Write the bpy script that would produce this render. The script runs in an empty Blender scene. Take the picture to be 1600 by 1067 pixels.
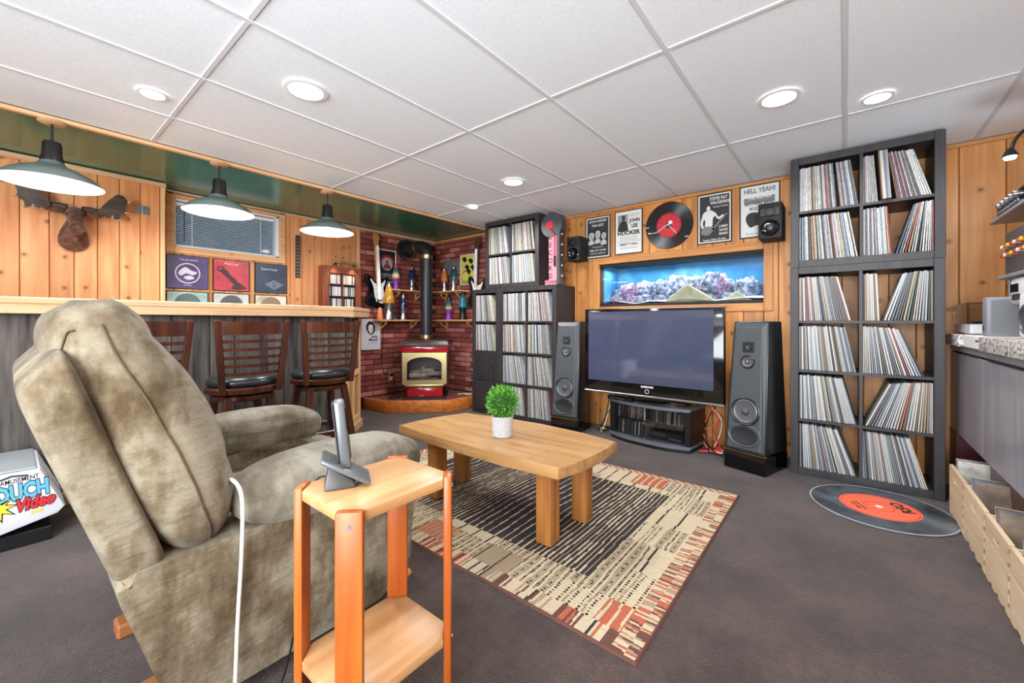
import bpy, bmesh, math, random
from mathutils import Vector, Matrix, noise
R = math.radians
C = bpy.context.scene.collection
SC = bpy.context.scene
random.seed(11)

# ------------------------------------------------------------------ camera
cam_d = bpy.data.cameras.new('camera'); cam = bpy.data.objects.new('camera', cam_d); C.objects.link(cam)
cam.location = (0, 0, 1.10); cam.rotation_euler = (R(90), 0, R(39.12))
cam_d.sensor_width = 36; cam_d.lens = 14.4; cam_d.shift_y = -0.0191; cam_d.clip_start = 0.05
SC.camera = cam
# ------------------------------------------------------------------ world, exposure, large lights
w = bpy.data.worlds.new('world'); SC.world = w; w.use_nodes = True
w.node_tree.nodes['Background'].inputs[0].default_value = (0.8, 0.86, 1, 1)
w.node_tree.nodes['Background'].inputs[1].default_value = 0.3
SC.view_settings.view_transform = 'Standard'; SC.view_settings.look = 'None'
SC.view_settings.gamma = 1; SC.view_settings.use_curve_mapping = False
SC.view_settings.exposure = 0.0
SC.cycles.max_bounces = 8; SC.cycles.diffuse_bounces = 5; SC.cycles.glossy_bounces = 3
SC.cycles.transmission_bounces = 6; SC.cycles.transparent_max_bounces = 8
SC.cycles.sample_clamp_indirect = 6; SC.cycles.caustics_reflective = False; SC.cycles.caustics_refractive = False

def area(name, loc, aim, size, power, col=(1, 1, 1), shape='SQUARE', spread=180, size_y=None):
    d = bpy.data.lights.new(name, 'AREA'); d.shape = shape; d.size = size; d.energy = power; d.color = col; d.spread = R(spread)
    if size_y: d.shape = 'RECTANGLE'; d.size_y = size_y
    o = bpy.data.objects.new(name, d); C.objects.link(o); o.location = loc
    o.rotation_euler = (Vector(aim) - Vector(loc)).to_track_quat('-Z', 'Y').to_euler()
    return o
# added unseen fill lights: one aimed up into the ceiling from behind the camera, one soft towards the room
area('fill_main', (0.3, -1.9, 1.2), (-1.7, 1.5, 2.75), 1.9, 205, (0.86, 0.935, 1.0), spread=150)
area('fill_left', (-0.9, -2.05, 1.9), (-3.4, 2.4, 2.2), 0.55, 62, (0.86, 0.935, 1.0))

# ------------------------------------------------------------------ helpers
def tag(o, label=None, cat=None, group=None, kind=None):
    if label: o['label'] = label
    if cat: o['category'] = cat
    if group: o['group'] = group
    if kind: o['kind'] = kind
    return o
def thing(name, label, cat, loc=(0, 0, 0), rz=0, group=None):
    o = bpy.data.objects.new(name, None); C.objects.link(o); o.empty_display_size = 0.05
    o.location = loc; o.rotation_euler = (0, 0, R(rz))
    return tag(o, label, cat, group)
def dup(root, loc, rz, label=None, group=None):
    def cp(o, par):
        c = o.copy(); C.objects.link(c)
        if par: c.parent = par
        for ch in list(o.children): cp(ch, c)
        return c
    r = cp(root, None); r.location = loc; r.rotation_euler = (0, 0, R(rz))
    return tag(r, label, None, group)

class B:
    """collects shapes in one bmesh, then links them as ONE mesh object"""
    def __init__(s): s.bm = bmesh.new()
    def _fin(s, vs, M):
        if M is not None: bmesh.ops.transform(s.bm, matrix=M, verts=vs)
    def box(s, lo, hi, bevel=0, seg=1, M=None):
        g = bmesh.ops.create_cube(s.bm, size=1)['verts']
        c = [(a + b) / 2 for a, b in zip(lo, hi)]; d = [abs(b - a) for a, b in zip(lo, hi)]
        for v in g: v.co = Vector((c[0] + v.co.x * d[0], c[1] + v.co.y * d[1], c[2] + v.co.z * d[2]))
        if bevel:
            es = list({e for v in g for e in v.link_edges})
            r = bmesh.ops.bevel(s.bm, geom=es, offset=min(bevel, min(d) * .45), segments=seg, affect='EDGES', profile=.5)
            g = list({v for f in r['faces'] for v in f.verts} | {v for v in g if v.is_valid})
        s._fin(g, M); return s
    def cbox(s, c, d, bevel=0, seg=1, M=None):
        return s.box([c[i] - d[i] / 2 for i in range(3)], [c[i] + d[i] / 2 for i in range(3)], bevel, seg, M)
    def hexa(s, pts, bevel=0, seg=1, M=None):
        """8 points: bottom four ccw, top four ccw"""
        v = [s.bm.verts.new(p) for p in pts]
        fs = [s.bm.faces.new([v[i] for i in q]) for q in ((3, 2, 1, 0), (4, 5, 6, 7), (0, 1, 5, 4), (1, 2, 6, 5), (2, 3, 7, 6), (3, 0, 4, 7))]
        if bevel:
            es = list({e for f in fs for e in f.edges})
            r = bmesh.ops.bevel(s.bm, geom=es, offset=bevel, segments=seg, affect='EDGES', profile=.5)
            v = list({q for f in r['faces'] for q in f.verts} | {q for q in v if q.is_valid})
        s._fin(v, M); return s
    def prism(s, poly, z0, z1, bevel=0, M=None, seg=1):
        """poly in xy extruded z0..z1"""
        a = [s.bm.verts.new((x, y, z0)) for x, y in poly]; b = [s.bm.verts.new((x, y, z1)) for x, y in poly]
        n = len(poly); f1 = s.bm.faces.new(a[::-1]); f2 = s.bm.faces.new(b)
        for i in range(n): s.bm.faces.new((a[i], a[(i + 1) % n], b[(i + 1) % n], b[i]))
        v = a + b
        if bevel:
            es = list(set(f1.edges) | set(f2.edges))
            r = bmesh.ops.bevel(s.bm, geom=es, offset=bevel, segments=seg, affect='EDGES', profile=.5)
            v = list({q for f in r['faces'] for q in f.verts} | {q for q in v if q.is_valid})
        s._fin(v, M); return s
    def lathe(s, prof, n=24, M=None, sx=1, sy=1):
        rings = []; vs = []
        for r, z in prof:
            if r < 1e-5:
                v = s.bm.verts.new((0, 0, z)); rings.append([v]); vs.append(v)
            else:
                k = [s.bm.verts.new((r * sx * math.cos(2 * math.pi * i / n), r * sy * math.sin(2 * math.pi * i / n), z)) for i in range(n)]
                rings.append(k); vs += k
        for a, b in zip(rings, rings[1:]):
            for i in range(n):
                j = (i + 1) % n
                if len(a) == 1 and len(b) == 1: continue
                if len(a) == 1: s.bm.faces.new((a[0], b[j], b[i]))
                elif len(b) == 1: s.bm.faces.new((a[i], a[j], b[0]))
                else: s.bm.faces.new((a[i], a[j], b[j], b[i]))
        s._fin(vs, M); return s
    def cyl(s, p, q, r, n=12, r2=None):
        p, q = Vector(p), Vector(q); d = q - p; L = d.length
        M = Matrix.Translation(p) @ d.to_track_quat('Z', 'Y').to_matrix().to_4x4()
        r2 = r if r2 is None else r2
        return s.lathe([(0, 0), (r, 0), (r2, L), (0, L)], n, M)
    def tube(s, pts, r, n=8, closed=False):
        pts = [Vector(p) for p in pts]; rings = []; N = len(pts)
        up = Vector((0, 0, 1))
        t0 = (pts[1] - pts[0]).normalized()
        if abs(t0.dot(up)) > .95: up = Vector((1, 0, 0))
        side = t0.cross(up).normalized()
        for i, p in enumerate(pts):
            a = pts[(i - 1) % N] if (closed or i > 0) else p; b = pts[(i + 1) % N] if (closed or i < N - 1) else p
            t = (b - a).normalized(); side = (side - t * side.dot(t)).normalized(); u = side.cross(t)
            rr = r[i] if isinstance(r, (list, tuple)) else r
            rings.append([s.bm.verts.new(p + side * (rr * math.cos(2 * math.pi * k / n)) + u * (rr * math.sin(2 * math.pi * k / n))) for k in range(n)])
        for i in range(N if closed else N - 1):
            a, b = rings[i], rings[(i + 1) % N]
            for k in range(n): s.bm.faces.new((a[k], a[(k + 1) % n], b[(k + 1) % n], b[k]))
        if not closed: s.bm.faces.new(rings[0][::-1]); s.bm.faces.new(rings[-1])
        return s
    def puff(s, c, d, n=4, cuts=10, M=None, deform=None):
        """a rounded, upholstered block: superellipsoid of half sizes d"""
        n0 = len(s.bm.verts); g = bmesh.ops.create_cube(s.bm, size=2); vs = g['verts']
        es = list({e for v in vs for e in v.link_edges})
        r = bmesh.ops.subdivide_edges(s.bm, edges=es, cuts=cuts, use_grid_fill=True)
        s.bm.verts.ensure_lookup_table(); vs = s.bm.verts[n0:]
        for v in vs:
            x, y, z = v.co
            k = (abs(x) ** n + abs(y) ** n + abs(z) ** n) ** (-1 / n)
            p = Vector((x * k, y * k, z * k))
            if deform: p = deform(p)
            v.co = Vector((c[0] + p.x * d[0], c[1] + p.y * d[1], c[2] + p.z * d[2]))
        s._fin(vs, M); return s
    def rock(s, c, r, sub=2, amp=.35, freq=2.0, sc=(1, 1, 1), seed=0):
        g = bmesh.ops.create_icosphere(s.bm, subdivisions=sub, radius=1)['verts']
        for v in g:
            k = 1 + amp * noise.noise(v.co * freq + Vector((seed, seed * .7, 0))) + amp * .5 * noise.noise(v.co * freq * 2.7 + Vector((seed, 0, 3)))
            v.co = Vector((c[0] + v.co.x * k * r * sc[0], c[1] + v.co.y * k * r * sc[1], c[2] + v.co.z * k * r * sc[2]))
        return s
    def build(s, name, mat, parent=None, smooth=None, label=None):
        bmesh.ops.recalc_face_normals(s.bm, faces=s.bm.faces[:])
        me = bpy.data.meshes.new(name); s.bm.to_mesh(me); s.bm.free()
        me.materials.append(mat)
        if smooth is not None:
            me.polygons.foreach_set('use_smooth', [True] * len(me.polygons)); me.set_sharp_from_angle(angle=R(smooth))
        o = bpy.data.objects.new(name, me); C.objects.link(o)
        if parent: o.parent = parent
        if label: o['label'] = label
        return o
def struct(o): o['kind'] = 'structure'; return o
def frame(org, ex, ey, ez):
    m = Matrix.Identity(4)
    for i, e in enumerate((ex, ey, ez)):
        for k in range(3): m[k][i] = e[k]
    for k in range(3): m[k][3] = org[k]
    return m
def back_wall(x, z, y=4.0): return frame((x, y, z), (1, 0, 0), (0, 0, 1), (0, -1, 0))      # local xy on the wall, z out of it
def left_wall(y, z, x=-4.73): return frame((x, y, z), (0, 1, 0), (0, 0, 1), (1, 0, 0))
def spline(pts, k=6, closed=True):
    out = []; n = len(pts)
    P = [Vector(p) for p in pts]
    for i in range(n if closed else n - 1):
        if closed: a, b, c, d = P[i - 1], P[i], P[(i + 1) % n], P[(i + 2) % n]
        else: a, b, c, d = P[max(i - 1, 0)], P[i], P[i + 1], P[min(i + 2, n - 1)]
        for j in range(k):
            t = j / k
            out.append(.5 * ((2 * b) + (c - a) * t + (2 * a - 5 * b + 4 * c - d) * t * t + (3 * b - a - 3 * c + d) * t ** 3))
    if not closed: out.append(P[-1])
    return [tuple(v) for v in out]
def text(s, size, mat, M, parent, name='lettering', bold=0.0, sx=1.0, depth=.0006, align='CENTER', shear=0):
    cu = bpy.data.curves.new('t', 'FONT'); cu.body = s; cu.size = size; cu.align_x = align; cu.align_y = 'CENTER'
    cu.extrude = depth; cu.offset = min(bold, .03) * 1.5 * size if bold < .035 else bold * size; cu.resolution_u = 2; cu.shear = shear
    o = bpy.data.objects.new('t', cu); C.objects.link(o)
    me = bpy.data.meshes.new_from_object(o.evaluated_get(bpy.context.evaluated_depsgraph_get()))
    bpy.data.objects.remove(o); bpy.data.curves.remove(cu)
    me.transform(M @ Matrix.Diagonal((sx, 1, 1, 1))); me.materials.clear(); me.materials.append(mat); me.name = name
    t = bpy.data.objects.new(name, me); C.objects.link(t); t.parent = parent
    return t

# ------------------------------------------------------------------ materials
def srgb(r, g, b):
    f = lambda c: (c / 255 / 12.92) if c <= 10 else ((c / 255 + .055) / 1.055) ** 2.4
    return (f(r), f(g), f(b), 1)
class N:
    def __init__(s, name):
        s.m = bpy.data.materials.new(name); s.m.use_nodes = True; s.t = s.m.node_tree; s.bsdf = s.t.nodes['Principled BSDF']
    def n(s, typ, **kw):
        k = s.t.nodes.new(typ)
        for a, b in kw.items():
            if a.startswith('_'): k.inputs[int(a[1:])].default_value = b
            else: setattr(k, a, b)
        return k
    def l(s, a, b): s.t.links.new(a, b)
    def noise(s, vec, scale, detail=3, rough=.55):
        k = s.n('ShaderNodeTexNoise'); k.inputs['Scale'].default_value = scale; k.inputs['Detail'].default_value = detail; k.inputs['Roughness'].default_value = rough
        if vec: s.l(vec, k.inputs['Vector'])
        return k.outputs['Fac']
    def ramp(s, fac, stops):
        k = s.n('ShaderNodeValToRGB'); e = k.color_ramp.elements
        while len(e) < len(stops): e.new(.5)
        for i, (p, c) in enumerate(stops): e[i].position = p; e[i].color = c
        s.l(fac, k.inputs[0]); return k.outputs[0]
    def mix(s, fac, a, b, mode='MIX'):
        k = s.n('ShaderNodeMix', data_type='RGBA', blend_type=mode)
        for i, v in ((0, fac), (6, a), (7, b)):
            if hasattr(v, 'is_linked'): s.l(v, k.inputs[i])
            else: k.inputs[i].default_value = v
        return k.outputs[2]
    def bump(s, h, strength=.3, dist=.005):
        k = s.n('ShaderNodeBump'); k.inputs['Strength'].default_value = strength; k.inputs['Distance'].default_value = dist
        s.l(h, k.inputs['Height']); s.l(k.outputs[0], s.bsdf.inputs['Normal'])
    def vec(s, scale=(1, 1, 1), rand=True):
        tc = s.n('ShaderNodeTexCoord'); mp = s.n('ShaderNodeMapping'); mp.inputs['Scale'].default_value = scale
        src = tc.outputs['Object']
        if rand:
            oi = s.n('ShaderNodeObjectInfo'); ml = s.n('ShaderNodeMath', operation='MULTIPLY', _1=37.0); s.l(oi.outputs['Random'], ml.inputs[0])
            ad = s.n('ShaderNodeVectorMath', operation='ADD'); s.l(src, ad.inputs[0]); s.l(ml.outputs[0], ad.inputs[1]); src = ad.outputs[0]
        s.l(src, mp.inputs[0]); return mp.outputs[0]
    def base(s, c): s.l(c, s.bsdf.inputs['Base Color'])
def mat(name, col, rough=.5, metal=0, spec=.5, emit=None, es=1, coat=0):
    k = N(name); b = k.bsdf; b.inputs['Base Color'].default_value = col; b.inputs['Roughness'].default_value = rough; b.inputs['Metallic'].default_value = metal
    b.inputs['Specular IOR Level'].default_value = spec; b.inputs['Coat Weight'].default_value = coat
    if emit: b.inputs['Emission Color'].default_value = emit; b.inputs['Emission Strength'].default_value = es
    return k.m
def wood(name, light, dark, axis='z', rough=.45, knots=0.0, scale=1.0, vary=.18, spec=.4, bump=.08):
    k = N(name); sc = {'x': (1.1, 14, 14), 'y': (14, 1.1, 14), 'z': (14, 14, 1.1)}[axis]
    v = k.vec(tuple(a * scale for a in sc)); f = k.noise(v, 1.6, 4)
    c = k.ramp(f, [(.3, dark), (.5, tuple((a * .45 + b * .55) for a, b in zip(dark, light))), (.68, light)])
    oi = k.n('ShaderNodeObjectInfo')
    hv = k.n('ShaderNodeHueSaturation'); mr = k.n('ShaderNodeMapRange'); k.l(oi.outputs['Random'], mr.inputs[0]); mr.inputs[3].default_value = 1 - vary; mr.inputs[4].default_value = 1 + vary
    k.l(mr.outputs[0], hv.inputs['Value']); k.l(c, hv.inputs['Color']); c = hv.outputs[0]
    if knots:
        kv0 = k.vec((1, 1, 1)); sx_ = k.n('ShaderNodeSeparateXYZ'); k.l(kv0, sx_.inputs[0]); io = {'x': (1, 2, 0), 'y': (0, 2, 1), 'z': (0, 1, 2)}[axis]
        su = k.n('ShaderNodeMath', operation='ADD'); k.l(sx_.outputs[io[0]], su.inputs[0]); k.l(sx_.outputs[io[1]], su.inputs[1]); cu_ = k.n('ShaderNodeCombineXYZ'); k.l(su.outputs[0], cu_.inputs[0]); k.l(sx_.outputs[io[2]], cu_.inputs[1]); kv = cu_.outputs[0]
        vo = k.n('ShaderNodeTexVoronoi', voronoi_dimensions='2D'); vo.inputs['Scale'].default_value = 8.5; k.l(kv, vo.inputs['Vector'])
        wob = k.noise(kv, 60, 2); ad = k.n('ShaderNodeMath', operation='ADD'); ml = k.n('ShaderNodeMath', operation='MULTIPLY', _1=.12); k.l(wob, ml.inputs[0]); k.l(vo.outputs['Distance'], ad.inputs[0]); k.l(ml.outputs[0], ad.inputs[1])
        sc_ = k.n('ShaderNodeSeparateColor'); k.l(vo.outputs['Color'], sc_.inputs[0]); pk = k.n('ShaderNodeMath', operation='GREATER_THAN', _1=.80); k.l(sc_.outputs[0], pk.inputs[0])
        kn0 = k.ramp(ad.outputs[0], [(.11, (1, 1, 1, 1)), (.16, (.45, .45, .45, 1)), (.30, (0, 0, 0, 1))]); pm = k.n('ShaderNodeMath', operation='MULTIPLY'); k.l(kn0, pm.inputs[0]); k.l(pk.outputs[0], pm.inputs[1]); kn = pm.outputs[0]
        fm = k.n('ShaderNodeMath', operation='MULTIPLY', _1=knots); k.l(kn, fm.inputs[0])
        c = k.mix(fm.outputs[0], c, tuple(a * .28 for a in dark[:3]) + (1,))
    k.base(c); k.bsdf.inputs['Roughness'].default_value = rough; k.bsdf.inputs['Specular IOR Level'].default_value = spec
    if bump: k.bump(f, bump, .003)
    return k.m
def cloth(name, a, b, scale=9, fine=260, rough=.95, bump=.25, sheen=.3):
    k = N(name); v = k.vec((1, 1, 1)); f = k.noise(v, scale, 4, .6); c = k.ramp(f, [(.34, a), (.66, b)])
    g = k.noise(v, fine, 2); c = k.mix(.25, c, k.ramp(g, [(.3, (.25, .25, .25, 1)), (.7, (.9, .9, .9, 1))]), 'SOFT_LIGHT')
    k.base(c); k.bsdf.inputs['Roughness'].default_value = rough; k.bsdf.inputs['Specular IOR Level'].default_value = .15
    k.bsdf.inputs['Sheen Weight'].default_value = sheen; k.bump(g, bump, .002); return k.m
def glass(name, tint=(1, 1, 1, 1), refl=1.0):
    k = N(name); t = k.t; t.nodes.remove(k.bsdf); out = t.nodes['Material Output']
    tr = k.n('ShaderNodeBsdfTransparent'); tr.inputs[0].default_value = tint; gl = k.n('ShaderNodeBsdfGlossy'); gl.inputs['Roughness'].default_value = .03
    fr = k.n('ShaderNodeLayerWeight'); fr.inputs[0].default_value = .5; p5 = k.n('ShaderNodeMath', operation='POWER', _1=4.5); k.l(fr.outputs['Facing'], p5.inputs[0]); m7 = k.n('ShaderNodeMath', operation='MULTIPLY_ADD', _1=.8, _2=.045); k.l(p5.outputs[0], m7.inputs[0]); ml = k.n('ShaderNodeMath', operation='MULTIPLY', _1=refl); k.l(m7.outputs[0], ml.inputs[0])
    mx = k.n('ShaderNodeMixShader'); k.l(ml.outputs[0], mx.inputs[0]); k.l(tr.outputs[0], mx.inputs[1]); k.l(gl.outputs[0], mx.inputs[2]); k.l(mx.outputs[0], out.inputs[0])
    return k.m
def objcol(name, rough=.6, fleck=.5):
    """colour comes from the object's own colour; print flecks along the spine"""
    k = N(name); oi = k.n('ShaderNodeObjectInfo'); v = k.vec((260, 260, 38)); f = k.noise(v, 1, 2)
    d = k.ramp(f, [(.36, (.28, .28, .28, 1)), (.5, (1, 1, 1, 1))])
    k.base(k.mix(fleck, oi.outputs['Color'], d, 'MULTIPLY')); k.bsdf.inputs['Roughness'].default_value = rough; return k.m
def attrcol(name, rough=.7, fleck=0, fscale=(260, 260, 38)):
    k = N(name); a = k.n('ShaderNodeVertexColor'); a.layer_name = 'Col'; c = a.outputs[0]
    if fleck:
        f = k.noise(k.vec(fscale), 1, 2); c = k.mix(fleck, c, k.ramp(f, [(.36, (.28, .28, .28, 1)), (.5, (1, 1, 1, 1))]), 'MULTIPLY')
    k.base(c); k.bsdf.inputs['Roughness'].default_value = rough; k.bsdf.inputs['Specular IOR Level'].default_value = .2; return k.m

PINE = wood('knotty_pine', srgb(214, 150, 86), srgb(180, 112, 54), 'z', .42, .9, vary=.16)
PINE_W = wood('knotty_pine_bar_wall', srgb(222, 160, 108), srgb(196, 124, 74), 'z', .42, .9, vary=.12)
PINE_Y = wood('pine_along_y', srgb(226, 184, 140), srgb(206, 152, 106), 'y', .45, .5, vary=.06)
PINE_X = wood('pine_along_x', srgb(210, 148, 84), srgb(178, 112, 56), 'x', .45, .4, vary=.06)
PINE_ZT = wood('pine_trim_upright', srgb(210, 148, 84), srgb(178, 112, 56), 'z', .45, .3, vary=.06)
PALE_Z = wood('pale_pine_upright', srgb(228, 188, 140), srgb(208, 160, 108), 'z', .5, .2, vary=.05)
PALE_Y = wood('pale_counter_pine', srgb(210, 174, 134), srgb(190, 146, 106), 'y', .5, .5, vary=.05)
BARN = wood('grey_barn_board', srgb(112, 104, 98), srgb(44, 39, 38), 'z', .85, .5, vary=.38, bump=.6)
HONEY = wood('honey_pine_table_top', srgb(178, 138, 90), srgb(146, 104, 60), 'x', .33, .35, vary=.05)
HONEY_Z = wood('honey_pine_leg', srgb(182, 122, 64), srgb(144, 88, 40), 'z', .4, .3, vary=.08)
STAND_TOP = wood('blond_stand_board', srgb(200, 156, 108), srgb(170, 120, 74), 'y', .35, .0, scale=.8, vary=.06)
STAND_LEG = wood('orange_stand_leg', srgb(184, 98, 38), srgb(146, 66, 20), 'z', .35, .0, vary=.06)
ESP = wood('espresso_veneer', srgb(56, 52, 54), srgb(40, 37, 39), 'z', .45, .0, vary=.05, bump=.03)
WALNUT = wood('dark_stool_wood', srgb(84, 42, 28), srgb(46, 21, 14), 'z', .22, .0, vary=.08, spec=.5)
CRATEW = wood('pale_crate_pine', srgb(226, 204, 172), srgb(208, 178, 142), 'y', .6, .25, vary=.05)
HEARTHW = wood('orange_hearth_beam', srgb(214, 130, 62), srgb(170, 88, 32), 'x', .35, .5, vary=.08)
BLACK = mat('black_plastic', srgb(22, 22, 24), .35)
BLACKM = mat('matt_black', srgb(26, 26, 28), .7)
GLOSSB = mat('gloss_black', srgb(8, 8, 10), .08)
DGREY = mat('dark_grey_paint', srgb(66, 70, 74), .42)
WHITE = mat('white_paint', srgb(235, 235, 233), .5)
PAPER = mat('white_paper', srgb(222, 222, 218), .7)
INK = mat('black_ink', srgb(24, 24, 26), .6)
GREY = mat('grey_ink', srgb(120, 120, 122), .6)
SILVER = mat('silver', srgb(190, 192, 196), .3, 1)
STEEL = mat('brushed_steel', srgb(150, 152, 156), .38, 1)
BRASS = mat('brass', srgb(198, 178, 128), .32, 1)
GOLDP = mat('brushed_gold', srgb(200, 180, 130), .3, 1)
RED = mat('red_enamel', srgb(176, 20, 38), .18, coat=.4)
REDINK = mat('red_ink', srgb(206, 40, 52), .5)
VINYL = mat('black_seat_vinyl', srgb(40, 44, 48), .28)
RUBBER = mat('rubber', srgb(18, 18, 18), .8)
CHROME = mat('chrome', srgb(215, 215, 218), .1, 1)
CREAM = mat('cream', srgb(236, 226, 204), .4)
GLASS = glass('clear_glass')

# ================================================================== THE SETTING
XL, XR, YB, YF, CZ = -4.73, 1.15, 4.0, -2.3, 2.29
k = N('brown_carpet'); v = k.vec((1, 1, 1), False); f = k.noise(v, 2.3, 5, .65); g = k.noise(v, 170, 2)
c = k.ramp(f, [(.32, srgb(34, 23, 20)), (.66, srgb(73, 56, 49))]); h = k.noise(v, 34, 4, .7); c = k.mix(.5, c, k.ramp(h, [(.3, (.2, .2, .2, 1)), (.7, (.8, .8, .8, 1))]), 'SOFT_LIGHT'); c = k.mix(.8, c, k.ramp(g, [(.3, (.2, .2, .2, 1)), (.7, (.85, .85, .85, 1))]), 'SOFT_LIGHT')
k.base(c); k.bsdf.inputs['Roughness'].default_value = 1; k.bsdf.inputs['Specular IOR Level'].default_value = .05; k.bsdf.inputs['Sheen Weight'].default_value = .25; k.bump(g, .8, .006); CARPET = k.m
fl = struct(B().box((XL - .1, YF - .1, -.05), (XR + .1, YB + .1, 0)).build('floor', CARPET))

# ceiling: a slab, 2 x 4 ft tiles in a white grid, and the green painted ceiling over the bar
k = N('ceiling_tile'); v = k.vec((1, 1, 1)); f = k.noise(v, 90, 3); c = k.ramp(f, [(.3, srgb(234, 240, 246)), (.7, srgb(244, 250, 255))]); k.base(c); k.bsdf.inputs['Roughness'].default_value = .9; k.bump(f, .15, .003); TILE = k.m
GRIDM = mat('grid_white', srgb(214, 215, 218), .7)
ce = struct(B().box((XL - .1, YF - .1, CZ + .03), (XR + .1, YB + .1, CZ + .08)).build('ceiling', WHITE))
gx = [-3.56, -3.05, -2.44, -1.83, -1.22, -.61, 0.0, .66, XR]; gy = [YF, -1.84, -.62, .60, 1.82, 3.05, YB]
for a, b in zip(gx, gx[1:]):
    for p, q in zip(gy, gy[1:]):
        B().box((a + .008, p + .008, CZ + .004), (b - .008, q - .008, CZ + .022)).build('ceiling_tile', TILE, ce)
for x in gx[1:-1]: B().box((x - .011, YF, CZ - .002), (x + .011, YB, CZ + .012), .002).build('grid_bar', GRIDM, ce)
for y in gy[1:-1]:
    for a, b in zip(gx, gx[1:]): B().box((a + .012, y - .011, CZ - .001), (b - .012, y + .011, CZ + .012), .002).build('grid_bar', GRIDM, ce)
GREEN = mat('green_gloss_paint', srgb(62, 118, 98), .2, spec=.8)
struct(B().box((XL, YF, CZ + .003), (-3.58, YB, CZ + .028)).build('ceiling_green', GREEN))
struct(B().box((-3.592, YF, CZ - .022), (-3.556, YB, CZ + .002), .004).build('trim_1', PINE_Y))

# planked wall behind the television, opened for the aquarium
AX0, AX1, AZ0, AZ1 = -2.04, -.53, 1.26, 1.71
DARKB = mat('dark_backing', srgb(70, 44, 24), .8)
wb = B()
for lo, hi in (((XL, 4.013, 0), (AX0, 4.1, CZ)), ((AX1, 4.013, 0), (XR, 4.1, CZ)), ((AX0, 4.013, 0), (AX1, 4.1, AZ0)), ((AX0, 4.013, AZ1), (AX1, 4.1, CZ))): wb.box(lo, hi)
wb = struct(wb.build('wall_back', DARKB))
def plank(parent, M, w, h, m):
    return B().box((.0016, 0, -.013), (w - .0016, h, 0), .0042, M=M).build('plank', m, parent)
x = -3.45; rr = random.Random(4)
while x < XR - .01:
    wd = min(rr.choice([.105, .125, .14, .155, .17]) if x < .3 else .205, XR - x)
    for s_ in (AX0, AX1):
        if x < s_ - .001 and x + wd > s_ - .05: wd = s_ - x
    if wd < .03: break
    if x > AX0 - .001 and x < AX1 - .001:
        plank(wb, back_wall(x, 0), wd, AZ0, PINE); plank(wb, back_wall(x, AZ1), wd, CZ - AZ1 - .005, PINE)
    else: plank(wb, back_wall(x, 0), wd, CZ - .005, PINE)
    x += wd
# brick veneer in the stove corner
k = N('red_brick'); oi = k.n('ShaderNodeObjectInfo'); c = k.ramp(oi.outputs['Random'], [(0, srgb(116, 56, 50)), (.35, srgb(142, 70, 60)), (.7, srgb(162, 88, 76)), (1, srgb(190, 126, 112))])
f = k.noise(k.vec((1, 1, 1)), 40, 4, .7); k.base(k.mix(.55, c, k.ramp(f, [(.3, (.22, .22, .22, 1)), (.7, (.8, .8, .8, 1))]), 'SOFT_LIGHT')); k.bsdf.inputs['Roughness'].default_value = .75; k.bump(f, .5, .004); BRICK = k.m
MORTAR = mat('dark_mortar', srgb(48, 34, 32), .9)
bm_full = B().box((.004, .0045, -.012), (.206, .0625, 0), .004).build('brick', BRICK); bm_half = B().box((.004, .0045, -.012), (.101, .0625, 0), .004).build('brick', BRICK)
mf, mh = bm_full.data, bm_half.data; bpy.data.objects.remove(bm_full); bpy.data.objects.remove(bm_half)
def bricks(parent, Mf, width, z0):
    row = 0; z = z0
    while z + .067 <= CZ + .001:
        u = 0 if row % 2 == 0 else -.105
        while u < width - .05:
            me, u0 = mf, u
            if u < 0: me, u0 = mh, 0
            elif u + .21 > width + .001: me = mh
            o = bpy.data.objects.new('brick', me); C.objects.link(o); o.parent = parent; o.matrix_world = Mf(u0, z + 0.0)
            u += .21
        row += 1; z += .067
WY0, WY1, WZ0, WZ1 = .95, 1.84, 1.79, 2.225
wl = B()
for y0, y1, z0, z1 in ((YF, WY0, 0, CZ), (WY1, YB + .1, 0, CZ), (WY0, WY1, 0, WZ0), (WY0, WY1, WZ1, CZ)): wl.box((XL - .1, y0, z0), (XL - .014, y1, z1))
wl = struct(wl.build('wall_left', DARKB))
B().box((XL - .013, 2.765, .12), (XL - .005, YB, CZ - .004)).build('mortar_bed', MORTAR, wl)
B().box((XL, YB - .0 + .001, .12), (-3.45, YB + .012, CZ - .004)).build('mortar_bed', MORTAR, wb)
bricks(wl, lambda u, z: left_wall(2.765 + u, z, XL + .004), 1.235, .145)
bricks(wb, lambda u, z: back_wall(XL + .01 + u, z, YB - .004), 1.26, .145)
# pine planks of the bar wall, with the window let in
WY0, WY1, WZ0, WZ1 = .95, 1.84, 1.79, 2.225
y = .80; rr = random.Random(8)
while y < 2.745:
    wd = min(rr.choice([.12, .135, .15]), 2.745 - y)
    for s_ in (WY0, WY1):
        if y < s_ - .001 and y + wd > s_ - .05: wd = s_ - y
    if wd < .03: break
    if y > WY0 - .001 and y < WY1 - .001:
        plank(wl, left_wall(y, 0), wd, WZ0, PINE_W); plank(wl, left_wall(y, WZ1), wd, CZ - WZ1 - .005, PINE_W)
    else: plank(wl, left_wall(y, 0), wd, CZ - .005, PINE_W)
    y += wd
B().box((XL - .012, 2.745, 0), (XL + .012, 2.785, CZ - .004), .004).build('edge_strip', PALE_Z, wl)
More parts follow.
